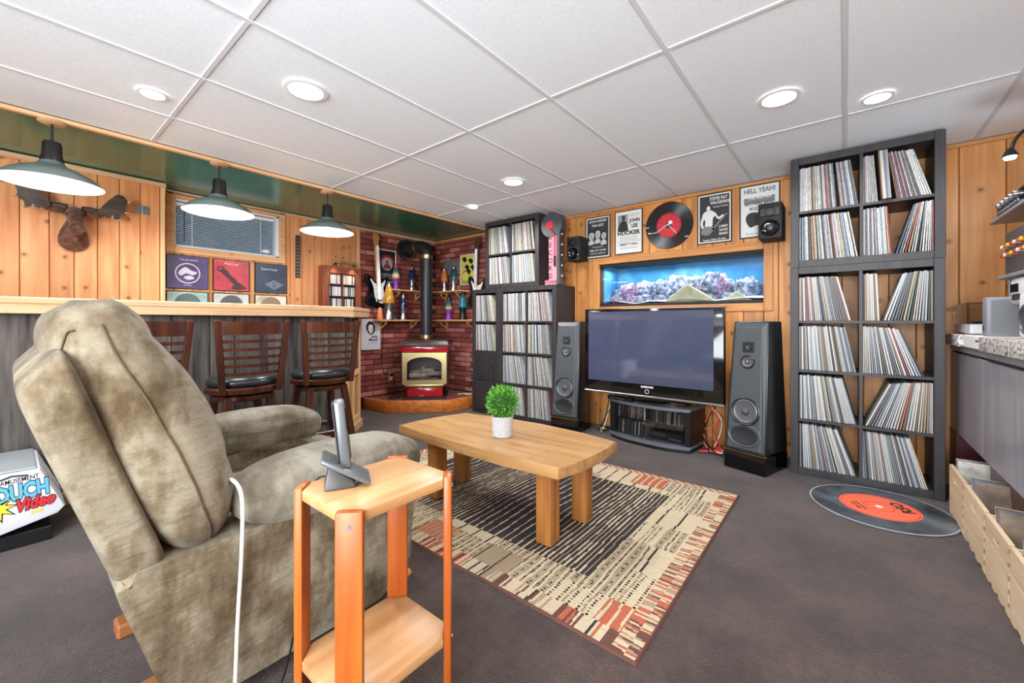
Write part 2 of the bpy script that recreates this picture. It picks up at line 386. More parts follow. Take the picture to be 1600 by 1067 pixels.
# the nearer planked panel that stands in front of it (hinged door of the mural panel)
wp = struct(B().box((-4.70, YF, 0), (-4.545, .815, CZ - .006)).build('wall_panel_left', DARKB))
y = .815
while y > YF + .05:
    wd = rr.choice([.115, .125, .14]); y2 = max(y - wd, YF)
    plank(wp, left_wall(y2, 0, -4.53), y - y2, CZ - .008, PINE_W); y = y2
B().box((-4.72, .817, 0), (-4.522, .85, CZ - .006), .004).build('edge_strip', PALE_Z, wp)
for z in (1.04, 2.03):
    h = B(); h.box((-4.53, .655, z - .035), (-4.526, .70, z + .035), .001).box((-4.53, .71, z - .035), (-4.526, .75, z + .035), .001).cyl((-4.525, .705, z - .036), (-4.525, .705, z + .036), .006, 8)
    for q in (.668, .688, .722, .74):
        for s in (-.02, .02): h.cyl((-4.527, q, z + s), (-4.524, q, z + s), .004, 6)
    h.build('hinge', STEEL, wp)
struct(B().box((-4.53, YF, CZ - .045), (-4.512, .855, CZ - .004), .004).build('trim_2', PALE_Y))
struct(B().box((XL, .85, CZ - .035), (XL + .018, YB, CZ - .004), .004).build('trim_3', PINE_Y))
struct(B().box((XL, YB - .018, CZ - .035), (-2.36, YB, CZ - .004), .004).build('trim_4', PINE_X))
struct(B().box((-2.36, YB - .016, CZ - .03), (XR, YB, CZ - .004), .004).build('trim_5', PINE_X))
RIGHTW = struct(B().box((XR, YF, 0), (XR + .1, YB + .1, CZ)).build('wall_right', DARKB))
y = YF
while y < YB - .02:
    w2 = min(.2, YB - y); B().box((XR - .002, y + .001, 0), (XR + .01, y + w2 - .001, CZ - .004), .003).build('plank', PINE, RIGHTW); y += .2
FRONTP = mat('warm_white_wall', srgb(206, 200, 192), .8)
struct(B().box((XL - .1, YF - .1, 0), (XR + .1, YF, CZ)).build('wall_front', FRONTP))

# window with blind
wn = struct(B().box((-4.83, WY0 - .0, WZ0), (-4.826, WY1, WZ1)).build('window_1', mat('window_night_glass', srgb(30, 62, 92), .05, emit=(.06, .20, .34, 1), es=.22)))
WHT = mat('window_vinyl', srgb(230, 236, 240), .4)
fr = B()
fr.box((-4.826, WY0, WZ0), (-4.735, WY0 + .012, WZ1)).box((-4.826, WY1 - .028, WZ0), (-4.735, WY1, WZ1)).box((-4.826, WY0, WZ0), (-4.735, WY1, WZ0 + .012)).box((-4.826, WY0, WZ1 - .012), (-4.735, WY1, WZ1))
fr.build('window_frame', WHT, wn)
cs = B(); t = .06
for lo, hi in (((-4.73, WY0 - t, WZ0 - t), (-4.712, WY0, WZ1 + .05)), ((-4.73, WY1, WZ0 - t), (-4.712, WY1 + t, WZ1 + .05)), ((-4.73, WY0, WZ0 - t), (-4.712, WY1, WZ0)), ((-4.73, WY0, WZ1), (-4.712, WY1, WZ1 + .045))): cs.box(lo, hi, .004)
cs.build('window_casing', PINE_Y, wn)
bl = thing('venetian_blind', 'white venetian blind half open across the small window over the bar', 'blind', (-4.775, 1.39, WZ0))
SLAT = mat('blind_slat', srgb(226, 236, 242), .35)
hh = WZ1 - WZ0; n_s = 21
B().box((-.014, -.425, hh - .05), (.014, .41, hh - .022), .003).build('head_rail', WHT, bl)
sl = None
for i in range(n_s):
    z = .03 + i * (hh - .085) / (n_s - 1)
    if sl is None:
        o = B().hexa([(-.011, -.42, -.0012), (.011, -.42, .0012), (.011, .405, .0012), (-.011, .405, -.0012), (-.011, -.42, .0006), (.011, -.42, .003), (.011, .405, .003), (-.011, .405, .0006)]).build('slat', SLAT, bl); sl = o.data
    else: o = bpy.data.objects.new('slat', sl); C.objects.link(o); o.parent = bl
    o.location = (0, 0, z)
for yy in (-.30, .28): B().cyl((.013, yy, .015), (.013, yy, hh - .03), .0022, 6).build('ladder_cord', WHT, bl)
B().cyl((.016, -.36, .05), (.016, -.36, hh - .04), .003, 6).build('tilt_wand', BLACK, bl)
B().box((-.012, -.42, .012), (.012, .405, .022), .002).build('bottom_rail', WHT, bl)

# recessed lights
LAMP = mat('lamp_glow', (1, 1, 1, 1), .5, emit=(1, .98, .95, 1), es=14)
def downlight(x, y, r, label, power):
    t = thing('recessed_light', label, 'ceiling light', (x, y, CZ - .002), 0, None)
    B().lathe([(r * .74, 0), (r * .78, -.006), (r * .98, -.004), (r, 0), (r * .98, .001), (r * .74, .001)], 32).build('trim_ring', WHITE, t, 40)
    B().lathe([(0, -.004), (r * .5, -.004), (r * .74, -.001), (r * .74, 0), (0, 0)], 28).build('lamp_lens', LAMP, t, 40)
    a = area('downlight_beam', (x, y, CZ - .02), (x, y, 0), r * 1.4, power, (.97, .98, 1), 'DISK', 165)
for x, y, r, l, p in ((-2.149, .965, .105, 'large round recessed ceiling light nearest the camera side of the bar', 15), (-.273, 2.583, .1, 'large round recessed ceiling light in front of the tall record shelf', 15), (-2.186, 2.705, .1, 'large round recessed ceiling light above the television end of the table', 19),
                      (-2.80, .474, .065, 'small recessed ceiling light nearest the moose head pendant', 7), (.133, 2.905, .07, 'small recessed ceiling light close above the tall record shelf', 7), (-2.983, 3.029, .065, 'small recessed ceiling light near the brick corner', 20)):
    downlight(x, y, r, l, p)
area('downlight_beam', (-.3, .1, CZ - .02), (-.3, .1, 0), .16, 9, (.97, .98, 1), 'DISK', 165)  # this and the next two: unseen lamps added for fill, no fittings
area('downlight_beam', (-2.6, -1.2, CZ - .02), (-2.6, -1.2, 0), .16, 12, (.97, .98, 1), 'DISK', 165)
area('downlight_beam', (.5, .9, CZ - .02), (.5, .9, 0), .16, 9, (.97, .98, 1), 'DISK', 165)

# pendants
SHADE = mat('green_enamel', srgb(92, 106, 104), .3, coat=.3); SHIN = mat('white_enamel_glow', srgb(244, 246, 246), .35, emit=(1, 1, 1, 1), es=.55)  # lining glows slightly, standing in for bulb light on the enamel
BULB = mat('bulb', (1, 1, 1, 1), .4, emit=(1, 1, 1, 1), es=9)
def pendant(x, y, label):
    t = thing('pendant_lamp', label, 'pendant lamp', (x, y, CZ - .024), 0, 'pendant lamps over the bar')
    B().lathe([(0, 0), (.055, 0), (.06, -.008), (.05, -.016), (.0, -.018)], 20).build('ceiling_rose', PALE_Y, t, 40)
    B().cyl((0, 0, -.016), (0, 0, -.13), .006, 8).build('rod', BLACKM, t)
    B().lathe([(0, -.12), (.034, -.12), (.04, -.13), (.043, -.2), (.05, -.225), (.05, -.24), (0, -.24)], 24).build('socket_cap', BLACK, t, 35)
    B().lathe([(.05, -.236), (.058, -.25), (.075, -.265), (.13, -.287), (.18, -.318), (.213, -.352), (.217, -.36), (.222, -.362)], 40).build('lamp_shade', SHADE, t, 50)
    B().lathe([(.221, -.3635), (.212, -.3565), (.178, -.323), (.128, -.292), (.073, -.27), (.05, -.26), (0, -.258)], 40).build('shade_lining', SHIN, t, 60)
    B().lathe([(0, -.345), (.02, -.34), (.03, -.32), (.026, -.295), (.015, -.275), (0, -.27)], 16).build('bulb', BULB, t, 60)
    d = bpy.data.lights.new('pendant_light', 'AREA'); d.shape = 'DISK'; d.size = .36; d.energy = 9; d.color = (1, .99, .97); o = bpy.data.objects.new('pendant_light', d); C.objects.link(o); o.location = (x, y, CZ - .024 - .35)
pendant(-3.58, .16, 'green domed pendant lamp over the bar nearest the moose head')
pendant(-3.575, .98, 'green domed pendant lamp hanging in front of the window blind')
pendant(-3.60, 1.805, 'green domed pendant lamp over the bar end nearest the brick corner')

# ================================================================== BAR
bar = thing('bar', 'long bar clad in upright grey barn boards behind the stools', 'bar', (0, 0, 0))
BY0 = -2.25
B().prism([(-3.645, BY0), (-3.645, 1.99), (-3.98, 2.325), (-4.2, 2.325), (-4.2, BY0)], 0, 1.145).build('bar_body', mat('bar_core', srgb(60, 50, 44), .8), bar)
y = 1.985; rr = random.Random(3)
while y > BY0 + .02:
    wd = rr.choice([.13, .16, .19, .22]); y2 = max(y - wd, BY0); pr = rr.uniform(0, .006)
    B().box((-3.645, y2 + .002, .09), (-3.622 + pr, y - .002, 1.145), .005).build('plank', BARN, bar); y = y2
B().box((-3.645, BY0, 0), (-3.605, 1.975, .085), .005).build('base_board', PALE_Y, bar)
# the 45 degree end: board strip above a framed hammered panel
Mc = frame((-3.645, 1.99, 0), (-.7071, .7071, 0), (0, 0, 1), (.7071, .7071, 0))
L = .474
HAM = N('hammered_copper'); f = HAM.noise(HAM.vec((1, 1, 1)), 60, 3); HAM.base(HAM.ramp(f, [(.3, srgb(140, 96, 60)), (.7, srgb(196, 150, 104))])); HAM.bsdf.inputs['Roughness'].default_value = .6; HAM.bump(f, .6, .006); HAM = HAM.m
for i in range(5): B().box((i * L / 5 + .002, .62, 0), ((i + 1) * L / 5 - .002, 1.145, .018 + .003 * (i % 2)), .004, M=Mc).build('plank', BARN, bar)
for lo, hi, nm in (((0, .09, 0), (.06, .62, .026), 'panel_stile'), ((L - .06, .09, 0), (L, 1.145, .026), 'panel_stile'), ((.06, .56, 0), (L - .06, .62, .024), 'panel_rail'), ((.06, .09, 0), (L - .06, .15, .024), 'panel_rail'), ((L / 2 - .02, .15, 0), (L / 2 + .02, .56, .024), 'panel_stile')):
    B().box(lo, hi, .004, M=Mc).build(nm, PALE_Z, bar)
B().box((.05, .14, 0), (L - .05, .57, .008), M=Mc).build('hammered_panel', HAM, bar)
B().box((-.02, 0, 0), (L + .015, .088, .045), .006, M=Mc).build('base_board', PALE_Y, bar)
ct = thing('bar_counter', 'pale pine counter running along the top of the bar', 'counter', (0, 0, 0))
B().prism([(-3.545, BY0), (-3.545, 2.03), (-3.975, 2.46), (-4.25, 2.46), (-4.25, BY0)], 1.2, 1.24, .006).build('counter_top', PALE_Y, ct)
B().box((-3.575, BY0, 1.147), (-3.548, 2.02, 1.2), .003).build('fascia_board', PALE_Y, ct)
B().box((0, 1.147, -.03), (L + .13, 1.2, -.003), .003, M=frame((-3.548, 2.028, 0), (-.7071, .7071, 0), (0, 0, 1), (.7071, .7071, 0))).build('fascia_board', PALE_Y, ct)
B().box((-4.18, BY0, 1.146), (-3.6, 1.95, 1.199)).build('counter_batten', PALE_Y, ct)

# bar stools
def stool(x, y, rz, label):
    t = thing('bar_stool', label, 'bar stool', (x, y, 0), rz, 'slat back stools along the bar')
    for sx in (-1, 1):
        for sy in (-1, 1):
            a, b = (.125 * sx, .125 * sy), (.195 * sx, .195 * sy); h = .022
            B().hexa([(b[0] - h, b[1] - h, 0), (b[0] + h, b[1] - h, 0), (b[0] + h, b[1] + h, 0), (b[0] - h, b[1] + h, 0), (a[0] - h, a[1] - h, .61), (a[0] + h, a[1] - h, .61), (a[0] + h, a[1] + h, .61), (a[0] - h, a[1] + h, .61)], .004).build('leg', WALNUT, t)
    for i in range(4):
        M = Matrix.Rotation(R(90 * i), 4, 'Z')
        B().box((-.155, -.18, .235), (.155, -.16, .27), .004, M=M).build('stretcher', WALNUT, t)
        B().box((-.12, -.187, .262), (.12, -.158, .274), .002, M=M).build('foot_plate', STEEL, t)
    B().lathe([(0, .575), (.165, .575), (.185, .585), (.185, .612), (.16, .62), (0, .62)], 32).build('swivel_ring', WALNUT, t, 40)
    B().lathe([(0, .624), (.2, .624), (.215, .632), (.218, .66), (.205, .672), (0, .672)], 40).build('seat_frame', WALNUT, t, 40)
    B().lathe([(0, .673), (.195, .673), (.21, .69), (.208, .712), (.18, .732), (.1, .742), (0, .744)], 40).build('seat_cushion', VINYL, t, 50)
    # back: two posts, top rail and five slats bowed to the rear
    def arc(z, hw, off, th, hh2, nm):
        b = B(); n = 10; rows = []
        for i in range(n + 1):
            u = -1 + 2 * i / n; xx = u * hw; yy = -off - .045 * (1 - u * u)
            rows.append([b.bm.verts.new((xx, yy + s * th / 2, z + q * hh2 / 2)) for s, q in ((-1, -1), (1, -1), (1, 1), (-1, 1))])
        for p, q in zip(rows, rows[1:]):
            for i in range(4): b.bm.faces.new((p[i], p[(i + 1) % 4], q[(i + 1) % 4], q[i]))
        b.bm.faces.new(rows[0][::-1]); b.bm.faces.new(rows[-1]); b.build(nm, WALNUT, t, 40)
    yb = lambda z: .165 + (z - .66) * .1
    arc(1.06, .195, yb(1.06), .022, .085, 'top_rail')
    for i in range(5): arc(.975 - i * .053, .185 - i * .005, yb(.975 - i * .053), .016, .02, 'slat')
    for s in (-1, 1):
        B().hexa([(s * .165 - .018, -yb(.63) - .02, .63), (s * .165 + .018, -yb(.63) - .02, .63), (s * .165 + .018, -yb(.63) + .02, .63), (s * .165 - .018, -yb(.63) + .02, .63),
                  (s * .205 - .016, -yb(1.11) - .018, 1.11), (s * .205 + .016, -yb(1.11) - .018, 1.11), (s * .205 + .016, -yb(1.11) + .018, 1.11), (s * .205 - .016, -yb(1.11) + .018, 1.11)], .005).build('back_post', WALNUT, t)
    return t
s1 = stool(-3.22, 1.02, 90, 'dark wood slat back stool in the middle of the three at the bar')
dup(s1, (-3.22, 1.56, 0), 86, 'dark wood slat back stool nearest the brick corner end of the bar')
dup(s1, (-3.22, .47, 0), 92, 'dark wood slat back stool half hidden behind the recliner headrest')

# hearth
hp = [(-4.72, 2.82), (-4.27, 2.855), (-3.71, 3.385), (-3.69, 3.985), (-4.72, 3.985)]
he = thing('hearth', 'low corner hearth with tiled top and orange wooden edge under the red stove', 'hearth', (0, 0, 0))
TILEH = N('hearth_tile'); bk = TILEH.n('ShaderNodeTexBrick'); bk.inputs['Color1'].default_value = srgb(120, 66, 56); bk.inputs['Color2'].default_value = srgb(142, 84, 70); bk.inputs['Mortar'].default_value = srgb(70, 46, 40); bk.inputs['Scale'].default_value = 5; TILEH.l(TILEH.vec((1, 1, 1), False), bk.inputs['Vector']); TILEH.base(bk.outputs[0]); TILEH.bsdf.inputs['Roughness'].default_value = .6; TILEH = TILEH.m
B().prism([(-4.715, 2.87), (-4.28, 2.9), (-3.76, 3.4), (-3.745, 3.98), (-4.715, 3.98)], 0, .135).build('hearth_top', TILEH, he)
def beam(p, q):
    d = Vector((q[0] - p[0], q[1] - p[1], 0)); Lb = d.length; d.normalize(); nrm = Vector((-d.y, d.x, 0))
    B().box((0, 0, 0), (Lb, .05, .15), .012, 2, M=frame((p[0], p[1], 0), d, nrm, (0, 0, 1))).build('edge_beam', HEARTHW, he, 30)
for p, q in zip(hp[:3], hp[1:4]): beam(p, q)

# ================================================================== RECORD SHELVES
CELL, OUT, DIV, DEP = .335, .05, .018, .39
def shelf_unit(name, label, x0, z0, cols, rows, yf=3.61, back=False):
    t = thing(name, label, 'record shelf', (x0, yf, z0))
    W = cols * CELL + (cols - 1) * DIV + 2 * OUT; H = rows * CELL + (rows - 1) * DIV + 2 * OUT
    for a, b in ((0, OUT), (W - OUT, W)): B().box((a, 0, 0), (b, DEP, H), .002).build('side_panel', ESP, t)
    for a, b, nm in ((0, OUT, 'bottom_board'), (H - OUT, H, 'top_board')): B().box((OUT, .001, a), (W - OUT, DEP, b), .002).build(nm, ESP, t)
    for i in range(1, cols):
        x = OUT + i * CELL + (i - 1) * DIV; B().box((x, .002, OUT), (x + DIV, DEP, H - OUT)).build('upright', ESP, t)
    for i in range(1, rows):
        z = OUT + i * CELL + (i - 1) * DIV
        for c_ in range(cols):
            x = OUT + c_ * (CELL + DIV); B().box((x, .003, z), (x + CELL, DEP, z + DIV)).build('shelf_board', ESP, t)
    return t, W, H
def cells(x0, z0, cols, rows):
    return {(r, c): (x0 + OUT + c * (CELL + DIV), z0 + OUT + r * (CELL + DIV)) for r in range(rows) for c in range(cols)}
SX = -.312
lowR, _, hR = shelf_unit('record_shelf', 'tall four row lower record shelf beside the right tower speaker', SX, 0, 2, 4)
upR, _, _ = shelf_unit('record_shelf', 'two by two record cube stacked on the tall shelf near the right wall', SX + .003, hR, 2, 2, 3.615)
LX = -3.13
lowL, _, hL = shelf_unit('record_shelf', 'dark record shelf two cells wide behind the left tower speaker', LX, 0, 2, 4)
narL, wN, _ = shelf_unit('record_shelf', 'dark narrow shelf with closed doors next to the brick corner', LX - .437, 0, 1, 4)
upL, _, _ = shelf_unit('record_shelf', 'two by two record cube on top of the left shelf beside the record sign', -3.352, hL, 2, 2)
for r in (0, 1):
    x, z = OUT, OUT + r * (CELL + DIV)
    d = B().box((x + .001, -.004, z), (x + CELL - .001, .014, z + CELL), .002).build('door', ESP, narL)
    B().lathe([(0, 0), (.006, 0), (.006, .008), (.012, .014), (.01, .022), (0, .024)], 14, M=frame((x + CELL - .04, -.004, z + CELL - .17 + .05), (1, 0, 0), (0, 0, 1), (0, -1, 0))).build('knob', SILVER, d, 40)

SLEEVE = objcol('record_sleeve', .6, .62); SLEEVES = attrcol('record_sleeve_mass', .6, .62)
PAL = [('white', .40, [(216, 216, 212), (202, 204, 204), (222, 220, 214), (196, 200, 204)]), ('cream', .10, [(206, 196, 174), (196, 184, 160), (186, 174, 150)]), ('grey', .25, [(150, 152, 156), (130, 132, 136), (170, 172, 174), (116, 116, 120)]),
       ('blue', .07, [(120, 136, 152), (96, 110, 130), (140, 158, 172)]), ('black', .06, [(64, 64, 66), (78, 74, 74), (58, 60, 66)]), ('red', .04, [(150, 84, 80), (172, 112, 108)]), ('green', .03, [(134, 146, 122), (160, 166, 132)]), ('brown', .05, [(136, 112, 92), (160, 132, 106)])]
rs = random.Random(21)
def pick():
    u = rs.random(); 
    for nm, p, cs_ in PAL:
        if u < p: return nm, srgb(*[q * .94 for q in rs.choice(cs_)])
        u -= p
    return 'white', srgb(222, 222, 220)
rec_me = None; mass = []
def record(px, z, y, t, h, th, mirrored, label, group):
    global rec_me
    col = pick()
    if rec_me is None:
        o = B().box((0, 0, 0), (1, .31, 1), 0).build('record_sleeve', SLEEVE); rec_me = o.data
    else: o = bpy.data.objects.new('record_sleeve', rec_me); C.objects.link(o)
    o.location = (px, y, z); o.rotation_euler = (0, th, 0); o.scale = (t, 1, h); o.color = col[1]
    kq = (label, col[0]); counts[kq] = counts.get(kq, 0) + 1
    if label.startswith('pulled'): lab = '%s from the left of six sleeves %s' % (ordw(len(pulled)), label.replace('in the top', 'in top').replace(' cell of the tall shelf', ' cell, tall shelf')); pulled.append(1)
    else: lab = None
    pending.append((o, px, col[0], label, lab, group))
ORD = 'first second third fourth fifth sixth seventh eighth ninth tenth eleventh twelfth thirteenth fourteenth fifteenth sixteenth seventeenth eighteenth nineteenth twentieth'.split()
def ordw(i): return ORD[i] if i < 20 else 'twenty-' + ORD[i - 20]
counts = {}; pending = []; pulled = []
def name_records():
    seen = {}
    for o, px, colr, label, lab, group in sorted(pending, key=lambda q: (q[3], q[1])):
        if lab is None:
            i = seen.get((label, colr), 0); seen[(label, colr)] = i + 1; lab = '%s %s spined record from the left, %s' % (ordw(i), colr, label.replace('in the ', '').replace(' of the', ','))
        tag(o, lab, 'record', group)
def mass_rec(px, z, y, t, h, th):
    col = pick()[1]; c_, s_ = math.cos(th), math.sin(th)
    P = []
    for yy in (y, y + .305):
        for a, b in ((0, 0), (t, 0), (t, h), (0, h)): P.append((px + a * c_ + b * s_, yy, z - a * s_ + b * c_))
    mass.append((P, col))
TH = [.004, .005, .006, .007, .0085]
def fill(cx, cz, yf, groups, single=0, label='', group=''):
    """groups: (first, last) as shares of the cell, first and last lean in degrees (negative: tops to the left)"""
    budget = single
    for gi, (a, b, t0, t1) in enumerate(groups):
        x = cx + a * CELL + .002; x1 = cx + b * CELL - .002
        n_est = max(4, int((x1 - x) / .0075)); left = t1 <= 0 and t0 <= 0
        seq = []; i = 0; prev = None
        dr = range(400)
        if left:
            while True:
                f_ = min(1, (x - cx - a * CELL) / max(.01, (b - a) * CELL)); th = -R(abs(t0) + (abs(t1) - abs(t0)) * f_)
                t = rs.choice(TH); h = .313 + rs.uniform(-.004, .004)
                if prev is not None: x += max(0, h * (math.sin(-th) - math.sin(-prev)) * 1.01)
                if x + t > x1: break
                seq.append((x, t, h, th)); prev = th; x += t / math.cos(th) + .0005
        else:   # tops to the right: lay them from the right side
            x = x1
            while True:
                f_ = min(1, (x1 - x) / max(.01, (b - a) * CELL)); th = R(abs(t0) + (abs(t1) - abs(t0)) * f_)
                t = rs.choice(TH); h = .313 + rs.uniform(-.004, .004)
                if prev is not None: x -= max(0, h * (math.sin(th) - math.sin(prev)) * 1.01)
                x -= t / math.cos(th) + .0005
                if x < cx + a * CELL + .001: break
                seq.append((x, t, h, th)); prev = th
        tot = sum(q[1] - q[0] for q in groups); nb = int(round(single * (b - a) / tot)); take = set()
        if nb and seq:
            take = {int((j + .5) * len(seq) / nb) for j in range(min(nb, len(seq)))}
        for j, (x_, t, h, th) in enumerate(seq):
            z = cz + .0006 + (t * math.sin(abs(th)) if th > 0 else 0)
            y = yf + .008 + rs.uniform(0, .012)
            if single: record(x_, z, y, t, h, th, False, label, group)
            else: mass_rec(x_, z, y, t, h, th)
upc = cells(SX + .003, hR, 2, 2); loc_ = cells(SX, 0, 2, 4)
names = {5: 'top', 4: 'second', 3: 'third', 2: 'fourth', 1: 'fifth', 0: 'lowest'}
PATR = {(5, 0): [(0, .66, 0, -4), (.68, 1, -5, -8)], (5, 1): [(0, .26, 0, -5), (.49, .98, -8, -16)], (4, 0): [(0, .99, 0, -9)], (4, 1): [(0, .43, 0, -4), (.45, 1, 0, 18)],
        (3, 0): [(0, .9, 0, -14)], (3, 1): [(0, .28, 0, -3), (.32, 1, 0, 18)], (2, 0): [(0, .97, 0, -11)], (2, 1): [(0, .9, 0, -22)], (1, 0): [(0, .98, 0, -14)], (1, 1): [(.02, 1, 0, 24)], (0, 0): [(0, .97, 0, -19)], (0, 1): [(0, .97, -2, -16)]}
for (r, c_), gr in PATR.items():
    cx, cz = (upc[(r - 4, c_)] if r >= 4 else loc_[(r, c_)])
    side = 'left' if c_ == 0 else 'right'
    yf = 3.618 if r >= 4 else 3.613
    lab = 'in the %s row %s cell of the tall shelf' % (names[r], side); TH = [.005, .006, .007, .008, .009] if r < 4 else [.004, .005, .006, .007, .0085]
    fill(cx, cz, yf, gr, int(r < 4), lab, 'records in the %s row %s cell of the tall shelf' % (names[r], side))
# a bundle of sleeves pulled forward in the top right cell
cx, cz = upc[(1, 1)]
for i in range(6):
    record(cx + .092 + i * .0075, cz + .0008, 3.57, .007, .315, -R(3.5), False, 'pulled forward in the top right cell of the tall shelf', 'records pulled forward in the top right cell')
name_records(); TH = [.004, .005, .006, .007]
for (r, c_), (cx, cz) in cells(LX, 0, 2, 4).items():
    fill(cx, cz, 3.613, {0: [(0, .95, 0, -8)], 1: [(0, .97, -1, -14)], 2: [(0, .93, 0, -6)], 3: [(0, .97, 0, -10 if c_ else -2)]}[r])
for (r, c_), (cx, cz) in cells(-3.352, hL, 2, 2).items(): fill(cx, cz, 3.613, [(0, .94, 0, -9)] if c_ == 0 else [(0, .97, -1, -7)])
for (r, c_), (cx, cz) in cells(LX - .437, 0, 1, 4).items():
    if r > 1: fill(cx, cz, 3.613, [(0, .95, 0, -11)])
V, F, COL = [], [], []
for P, col in mass:
    b = len(V); V += P
    for q in ((0, 1, 2, 3), (7, 6, 5, 4), (0, 4, 5, 1), (1, 5, 6, 2), (2, 6, 7, 3), (3, 7, 4, 0)): F.append([b + i for i in q]); COL.append(col)
def colour_mesh(name, V, F, COL, m):
    me = bpy.data.meshes.new(name); me.from_pydata(V, [], F); at = me.color_attributes.new('Col', 'FLOAT_COLOR', 'CORNER'); buf = []
    for p, c_ in zip(me.polygons, COL): buf += list(c_) * p.loop_total
    at.data.foreach_set('color', buf); me.materials.append(m); o = bpy.data.objects.new(name, me); C.objects.link(o); return o
tag(colour_mesh('record_sleeves', V, F, COL, SLEEVES), 'mass of thin pale record sleeves filling the left shelves and between the others', 'records', None, 'stuff')
# ================================================================== RECORD SIGN
PINK = mat('pink_sign', srgb(226, 130, 146), .5); sg = thing('record_sign', 'pink record shop sign with a vinyl disc on top, standing on the left shelf', 'sign', (-2.418, 3.635, hL + .001))
B().box((-.085, 0, 0), (.065, .07, .05), .003).build('sign_foot', PINK, sg)
B().box((-.035, 0, .05), (.065, .07, .56), .003).build('sign_post', PINK, sg)
B().box((.0655, 0, 0), (.10, .075, .56), .003).build('sign_edge', DGREY, sg)
Ms = frame((0, 0, .635), (1, 0, 0), (0, 0, 1), (0, -1, 0))
dsk = B().lathe([(0, -.07), (.13, -.07), (.134, -.06), (.134, -.002), (.13, .002), (0, .002)], 40, M=Ms).build('sign_disc', DGREY, sg, 40)
B().lathe([(0, .0022), (.046, .0022), (.046, .006), (0, .006)], 28, M=frame((-.02, 0, .635), (1, 0, 0), (0, 0, 1), (0, -1, 0))).build('disc_label', REDINK, dsk, 40)
B().tube([(-.02, -.012, .60), (.01, -.014, .57), (.052, -.014, .52), (.048, -.014, .30)], .006, 8).build('tone_arm', REDINK, sg, 60)
B().box((.038, -.02, .19), (.060, -.003, .30), .003).build('tone_arm_head', BLACKM, sg)
for i, ch in enumerate('RECORD'): text(ch, .072, INK, frame((-.012, -.0006, .50 - i * .082), (1, 0, 0), (0, 0, 1), (0, -1, 0)), sg, bold=.012)
text('TOWN', .05, INK, frame((-.01, -.0006, .025), (1, 0, 0), (0, 0, 1), (0, -1, 0)), sg, bold=.01)
for i in range(5): B().lathe([(0, 0), (.01, .004), (.008, .014), (0, .018)], 12, M=frame((.10, .04, .09 + i * .11), (0, 1, 0), (0, 0, 1), (1, 0, 0))).build('sign_bulb', PAPER, sg, 50)

# ================================================================== TELEVISION, STAND, SPEAKERS
SCREEN = mat('plasma_glass', srgb(64, 70, 92), .06, spec=1.0)
tv = thing('television', 'large wide plasma television below the aquarium', 'television', (-1.335, 3.50, .455))
TW, TH = 1.215, .765
B().box((-TW / 2, 0, .0), (TW / 2, .075, TH), .008, 2).build('tv_case', GLOSSB, tv, 40)
B().box((-TW / 2 + .04, -.003, .10), (TW / 2 - .075, .004, TH - .025), .001).build('screen', SCREEN, tv)
B().box((-TW / 2 - .002, -.006, -.012), (TW / 2 + .002, .07, .003), .003).build('chrome_strip', SILVER, tv)
text('SAMSUNG', .024, PAPER, frame((0, -.0008, .078), (1, 0, 0), (0, 0, 1), (0, -1, 0)), tv, bold=.02)
B().tube([(.017 * math.cos(a * .2617), -.002, .04 + .017 * math.sin(a * .2617)) for a in range(24)], .0022, 6, True).build('power_ring', PAPER, tv, 60)
B().box((-.12, .076, .1), (.12, .14, .5), .02).build('rear_bulge', BLACK, tv)
B().hexa([(-.10, .1, -.06), (.10, .1, -.06), (.10, .18, -.06), (-.10, .18, -.06), (-.07, .078, .1), (.07, .078, .1), (.07, .14, .1), (-.07, .14, .1)]).build('neck', GLOSSB, tv)
B().lathe([(0, 0), (.30, 0), (.30, .006), (.28, .016), (.08, .024), (0, .024)], 40, M=Matrix.Translation((0, .245, -.081)), sy=.42).build('foot', GLOSSB, tv, 40)

st = thing('television_stand', 'low black glass door stand holding tapes below the television', 'cabinet', (-1.385, 3.56, 0), -7)
SGREY = mat('stand_grey', srgb(92, 96, 102), .35); SMOKE = glass('smoked_glass', (.78, .79, .82, 1), 1.2)
ol = spline([(-.39, .05), (-.2, -.015), (0, -.03), (.2, -.015), (.39, .05)], 5, False) + [(.39, .38), (.3, .40), (-.3, .40), (-.39, .38)]
B().prism(ol, .03, .055, .006).build('base_board', SGREY, st)
B().prism([(x * .97, y * .97 + .01) for x, y in ol], 0, .03).build('plinth', BLACK, st)
B().prism(ol, .345, .37, .006).build('top_board', SGREY, st)
for s in (-1, 1): B().box((s * .36 - .025, .055, .055), (s * .36 + .025, .37, .345), .004).build('side_panel', BLACK, st)
B().box((-.335, .375, .055), (.335, .385, .345)).build('back_panel', BLACKM, st)
B().box((-.335, .09, .19), (.335, .37, .2)).build('middle_shelf', BLACK, st)
for s in (-1, 1):
    g = B().hexa([(s * .33, .055, .06), (s * .01, .0, .06), (s * .01, .005, .06), (s * .33, .06, .06), (s * .33, .055, .34), (s * .01, .0, .34), (s * .01, .005, .34), (s * .33, .06, .34)]).build('glass_door', SMOKE, st)
    B().box((s * .012 - .006, -.008, .19), (s * .012 + .006, .004, .21), .002).build('door_handle', SILVER, g)
